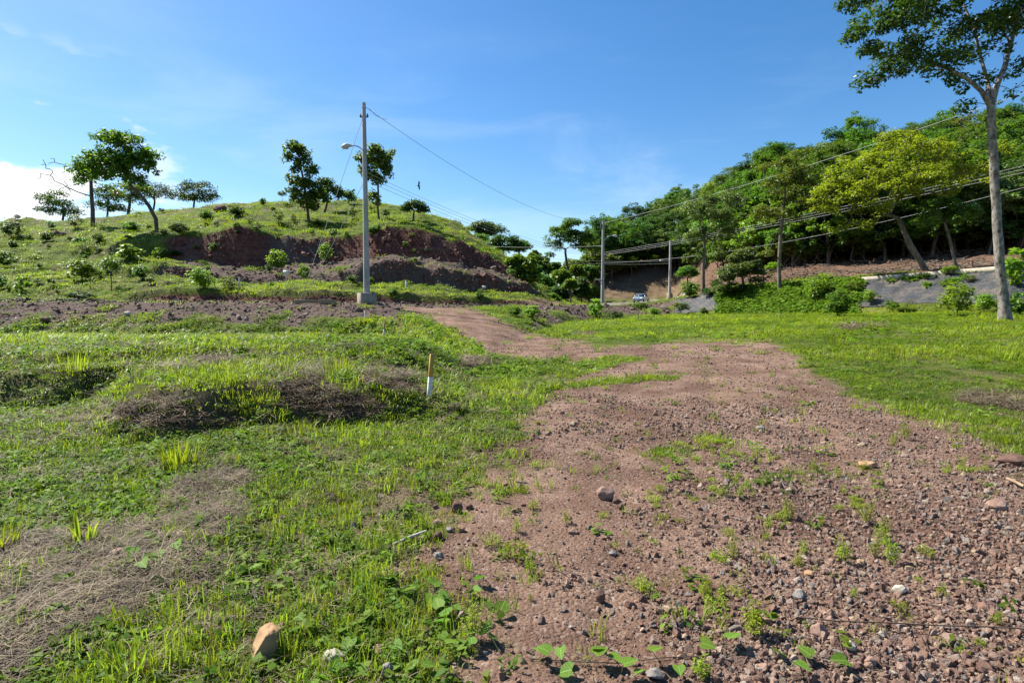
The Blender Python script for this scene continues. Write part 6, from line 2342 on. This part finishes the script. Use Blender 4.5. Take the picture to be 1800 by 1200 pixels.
# ================================================================== weeds and tufts one can pick out
def weed_proto(seed, h, whorls, leaf, mat, spread=0.05):
    rng = np.random.default_rng(seed)
    mb = MB()
    stems = [((0, 0), h)] + [((rng.normal() * spread * 0.4, rng.normal() * spread * 0.4), h * rng.uniform(0.45, 0.8)) for _ in range(3)]
    C = []
    for (ox, oy), hh in stems:
        lean = rng.normal(size=2) * 0.12
        pts = [(ox * t + lean[0] * hh * t, oy * t + lean[1] * hh * t, hh * t - 0.01) for t in np.linspace(0, 1, 4)]
        mb.tube(pts, [0.0028, 0.0024, 0.002, 0.001], 4)
        for k in range(whorls):
            t = 0.2 + 0.8 * (k + rng.uniform(0, 0.8)) / whorls
            p = np.array([ox * t + lean[0] * hh * t, oy * t + lean[1] * hh * t, hh * t])
            for q in range(5):
                a = rng.uniform(0, 6.28)
                r = spread * (1.15 - 0.7 * t) * rng.uniform(0.35, 1)
                C.append(p + np.array([r * math.cos(a), r * math.sin(a), r * rng.uniform(-0.1, 0.5)]))
    v, f, t = leaves_np(np.array(C), leaf[0], leaf[1], rng, 0.4)
    lm = mesh_np('leaves', v, f, [mat])
    set_tint(lm, t)
    return mb.mesh('stem', M_STEM), lm


WP = [weed_proto(700 + i, h, wl, lf, M_HERB_S, sp) for i, (h, wl, lf, sp) in enumerate(
    [(0.15, 11, (0.018, 0.006), 0.05), (0.19, 13, (0.017, 0.006), 0.045), (0.10, 9, (0.018, 0.007), 0.06), (0.08, 8, (0.02, 0.007), 0.07), (0.20, 11, (0.028, 0.011), 0.06), (0.05, 7, (0.02, 0.006), 0.09), (0.12, 8, (0.03, 0.0035), 0.04)])]


def put_weed(loc, k, s, label, group, first={}):
    if k not in first:
        r = thing('weed', label, 'weed', loc, group)
        add_obj('stem', WP[k][0], r)
        add_obj('leaves', WP[k][1], r)
        first[k] = r
    else:
        r = copy_tree(first[k])
        r.location = loc
        tag(r, label, 'weed', group)
    r.scale = (s, s, s)
    r.rotation_euler = (0, 0, random.uniform(0, 6.28))


NAMED_WEEDS = [
    (910, 975, 3, 1.5, 'round bushy weed on the gravel near the middle bottom'),
    (832, 1118, 1, 1.15, 'tall feathery weed rising from the vine patch'),
    (1238, 778, 2, 1.8, 'weed at the left tip of the weedy patch on the track'),
    (1325, 1110, 4, 0.9, 'bright leafy weed right of centre casting a dark shadow'),
    (1565, 985, 1, 1.0, 'feathery weed with dark shadow on the right of the track'),
    (1625, 970, 2, 0.9, 'lone small weed on bare gravel at right'),
    (1525, 915, 1, 1.1, 'weed on the right rim of the weedy patch'),
    (1552, 945, 0, 1.2, 'weed just below the right rim of the weedy patch'),
    (1480, 980, 0, 1.15, 'weed standing left of the feathery one at right'),
    (1385, 905, 1, 1.0, 'upright weed in the lower part of the weedy patch'),
    (1130, 1030, 2, 1.0, 'small weed on smooth gravel below centre'),
    (1590, 765, 1, 1.3, 'upright weed far up the right side of the track'),
    (1232, 1186, 4, 0.6, 'bright weed at the bottom edge by the vine runner'),
]
for px, py, k, s, lab in NAMED_WEEDS:
    p = ground_hit(px, py + 8)
    put_weed(p, k, s, lab, 'weeds that stand out on the track')


def weeds():
    rng = random.Random(44)
    n = 0
    seeds = [(1235, 790, 40, 18), (1330, 800, 55, 16), (1440, 840, 50, 22), (1505, 880, 30, 26), (1385, 920, 40, 22), (1290, 860, 45, 20), (1200, 900, 35, 20), (1040, 690, 40, 10),
             (960, 740, 30, 12), (1120, 760, 60, 14), (900, 860, 40, 30), (880, 960, 30, 20), (1300, 1060, 50, 30), (1420, 985, 40, 20), (1560, 960, 40, 25), (1600, 780, 50, 20),
             (1010, 900, 30, 20), (1250, 980, 60, 25), (1700, 830, 40, 15), (1500, 1040, 60, 40), (1150, 880, 50, 30), (940, 1010, 30, 30), (1660, 1100, 80, 60), (1330, 690, 90, 18)]
    wts = [5, 6, 6, 6, 5, 6, 4, 3, 3, 2, 4, 3, 4, 4, 3, 2, 2, 3, 2, 2, 3, 3, 2, 2]
    while n < 135:
        cx, cy, sx, sy = rng.choices(seeds, wts)[0]
        px, py = rng.gauss(cx, sx * 0.7), rng.gauss(cy, sy * 0.7)
        if not (20 < px < 1780 and py < 1185):
            continue
        p = ground_hit(px, py)
        if p is None:
            continue
        g = masks(np.array([p.x]), np.array([p.y]), np.array([p.z]))[0][0]
        if g < 0.3:
            continue
        n += 1
        w = 'in the weedy patch of the track' if 1140 < px < 1560 and 770 < py < 1010 else 'on the open gravel of the track'
        k = rng.choice([0, 1, 2, 3, 3, 5, 5, 5, 6, 6])
        s = rng.uniform(0.4, 0.9) * rng.choice([0.7, 1.0, 1.0, 1.2]) * (1 + 0.05 * max(0, p.y - 4))
        lab = '%s %s weed %s, %s part %s' % ('tiny' if s < 0.55 else ('small' if s < 0.9 else 'larger'), {5: 'flat', 6: 'wispy', 3: 'bushy', 2: 'bushy'}.get(k, 'feathery'), w,
                                            'far' if py < 800 else ('middle' if py < 950 else 'near'), 'left' if px < 1200 else ('centre' if px < 1450 else 'right'))
        put_weed(p, k, s, lab, 'small weeds ' + w)


weeds()


def big_tuft(px, py, h, spread, blades, label, mat_base=(0.12, 0.22)):
    p = ground_hit(px, py)
    root = thing('grass_tuft', label, 'grass tuft', p, 'tall grass tufts')
    rng = np.random.default_rng(int(px * 7 + py))
    V, F, T = [], [], []
    for b in range(blades):
        a = rng.uniform(0, 6.28)
        r = spread * math.sqrt(rng.uniform()) * 0.45
        o_ = np.array([r * math.cos(a), r * math.sin(a), -0.02])
        dr = np.array([math.cos(a + rng.normal() * 0.5), math.sin(a + rng.normal() * 0.5), 0])
        Lb = h * rng.uniform(0.5, 1.0)
        ln = rng.uniform(0.08, 0.6)
        sd = np.array([-dr[1], dr[0], 0]) * rng.uniform(0.004, 0.007)
        k = len(V)
        for j, t in enumerate((0, 0.35, 0.7, 1.0)):
            c = o_ + np.array([0, 0, Lb * (t - 0.28 * ln * t * t)]) + dr * Lb * ln * t * t
            wv = sd * (1.0, 1.0, 0.75, 0.05)[j]
            V += [c - wv, c + wv]
            T += [rng.uniform(0, 1)] * 2
        for j in range(3):
            F.append((k + 2 * j, k + 2 * j + 1, k + 2 * j + 3, k + 2 * j + 2))
    me = mesh_np('blades', np.array(V), np.array(F), [M_HERB_S])
    set_tint(me, T)
    add_obj('blades', me, root)
    m2 = blade_tuft('dry_base', int(px), M_STRAWS, 26, spread * 0.5, (0.05, 0.14), 0.003, 0.9)
    set_tint(m2, rng.uniform(0, 1, len(m2.vertices)))
    add_obj('dry_base', m2, root)


M_STRAWS = leaf_mat('straw_single', (0.15, 0.09, 0.04), (0.36, 0.25, 0.13), 0.15, False, 0.7, 0.2, (1, 1, 1))
big_tuft(318, 818, 0.36, 0.42, 120, 'dense bright tuft of tall grass among the weeds at left')
big_tuft(148, 957, 0.26, 0.16, 36, 'tall grass tuft with brown base in the dead grass')
big_tuft(8, 965, 0.28, 0.18, 34, 'tall grass tuft at the left edge in the dead grass')
big_tuft(230, 1195, 0.20, 0.14, 26, 'broad-bladed grass tuft at the bottom edge left of the ochre block')
big_tuft(1572, 632, 0.55, 0.8, 60, 'dark grass tuft in the middle of the right lawn')
big_tuft(1760, 632, 0.5, 0.8, 60, 'dark grass tuft near the right edge of the lawn')
big_tuft(1465, 605, 0.55, 0.8, 50, 'dark grass tuft nearest to the track end on the right lawn')
big_tuft(600, 655, 0.4, 0.6, 70, 'taller green tuft on the shelf left of the near stake')
big_tuft(130, 648, 0.4, 0.7, 70, 'taller green tuft on the far left lawn')


# ---- creeping vine with heart-shaped leaves at the bottom
def heart_leaf(name):
    pts = [(0, 0), (0.30, -0.14), (0.50, 0.08), (0.44, 0.42), (0.22, 0.75), (0, 1.0)]
    V = [(0, 0, 0), (0, 0.5, -0.03), (0, 1.0, -0.10)]
    F = []
    for s in (1, -1):
        k = len(V)
        V += [(s * 0.30, -0.14, 0.05), (s * 0.50, 0.10, 0.10), (s * 0.43, 0.45, 0.08), (s * 0.21, 0.77, 0.0)]
        q = [(0, k, k + 1), (0, k + 1, 1), (1, k + 1, k + 2), (1, k + 2, k + 3), (1, k + 3, 2)]
        F += [f if s > 0 else f[::-1] for f in q]
    me = mesh_np(name, np.array(V, float), np.array(F), [M_VINE], True)
    return me


HEARTS = []
for i in range(3):
    hm = heart_leaf('leaf')
    set_tint(hm, np.full(len(hm.vertices), 0.15 + 0.35 * i))
    HEARTS.append(hm)


def vine(path_px, leaf_px, label, seed, size=(0.05, 0.085), n_extra=0, box=None):
    rng = random.Random(seed)
    pts = [ground_hit(*q) + Vector((0, 0, 0.012)) for q in path_px]
    root = thing('creeping_vine', label, 'vine', pts[0], 'creeping vines')
    b = pts[0]
    m = MB()
    m.tube([p - b for p in pts], 0.0024, 5)
    st = m.build('runner', M_WIRE, root, True)
    spots = list(leaf_px)
    for _ in range(n_extra):
        spots.append((rng.uniform(box[0], box[2]), rng.uniform(box[1], box[3])))
    for (px, py) in spots:
        g = ground_hit(px, py + 12)
        hgt = rng.uniform(0.025, 0.075)
        o = add_obj('leaf', HEARTS[rng.randrange(3)], root, g - b + Vector((0, 0, hgt)))
        s = rng.uniform(*size)
        o.scale = (s, s, s)
        o.rotation_euler = (rng.uniform(-0.5, 0.25), rng.uniform(-0.45, 0.45), rng.uniform(0, 6.28))
        pe = MB()
        near = min(pts, key=lambda p: (p - g).length)
        near = g.lerp(near, min(1.0, 0.06 / max((near - g).length, 0.06)))
        pe.tube([Vector((near.x, near.y, H(near.x, near.y))) - b, g - b + Vector((0, 0, hgt))], 0.0018, 4, cap=False)
        pe.build('petiole', M_STEM, root)


vine([(930, 1166), (1010, 1168), (1090, 1172), (1170, 1162), (1250, 1158), (1330, 1161), (1370, 1164), (1460, 1175), (1560, 1185)],
     [(945, 1143), (985, 1147), (965, 1160), (1043, 1158), (1070, 1160), (1095, 1185), (1005, 1185), (1045, 1165), (1232, 1140), (1283, 1135), (1145, 1164), (1192, 1183), (1362, 1150), (1398, 1180), (1425, 1162), (1488, 1172), (1130, 1192)],
     'vine runner with single heart-shaped leaves along the bottom edge of the track', 3)
vine([(640, 1010), (700, 1030), (760, 1055), (820, 1080), (860, 1120), (880, 1150)],
     [(725, 1045), (740, 1100), (795, 1065), (790, 1085), (775, 1125), (805, 1128), (830, 1140), (880, 1075), (855, 1060), (760, 1060), (695, 1035), (650, 1040), (812, 1035)],
     'dense patch of heart-leaved vine between grass and gravel at the bottom', 4, n_extra=18, box=(640, 1010, 880, 1150))
vine([(560, 1110), (600, 1130), (640, 1150), (690, 1180), (740, 1195)],
     [(618, 1135), (560, 1120), (690, 1180), (730, 1185), (620, 1180), (570, 1190), (640, 1105), (660, 1090)],
     'straggling vine around the cream stone at the bottom', 5, n_extra=10, box=(520, 1060, 800, 1190))
vine([(230, 970), (260, 985), (300, 975), (330, 950)],
     [(235, 970), (255, 945), (270, 980), (310, 960), (325, 945), (248, 990)], 'small leafy vine in the dead grass at left', 6, n_extra=6, box=(220, 930, 345, 990))
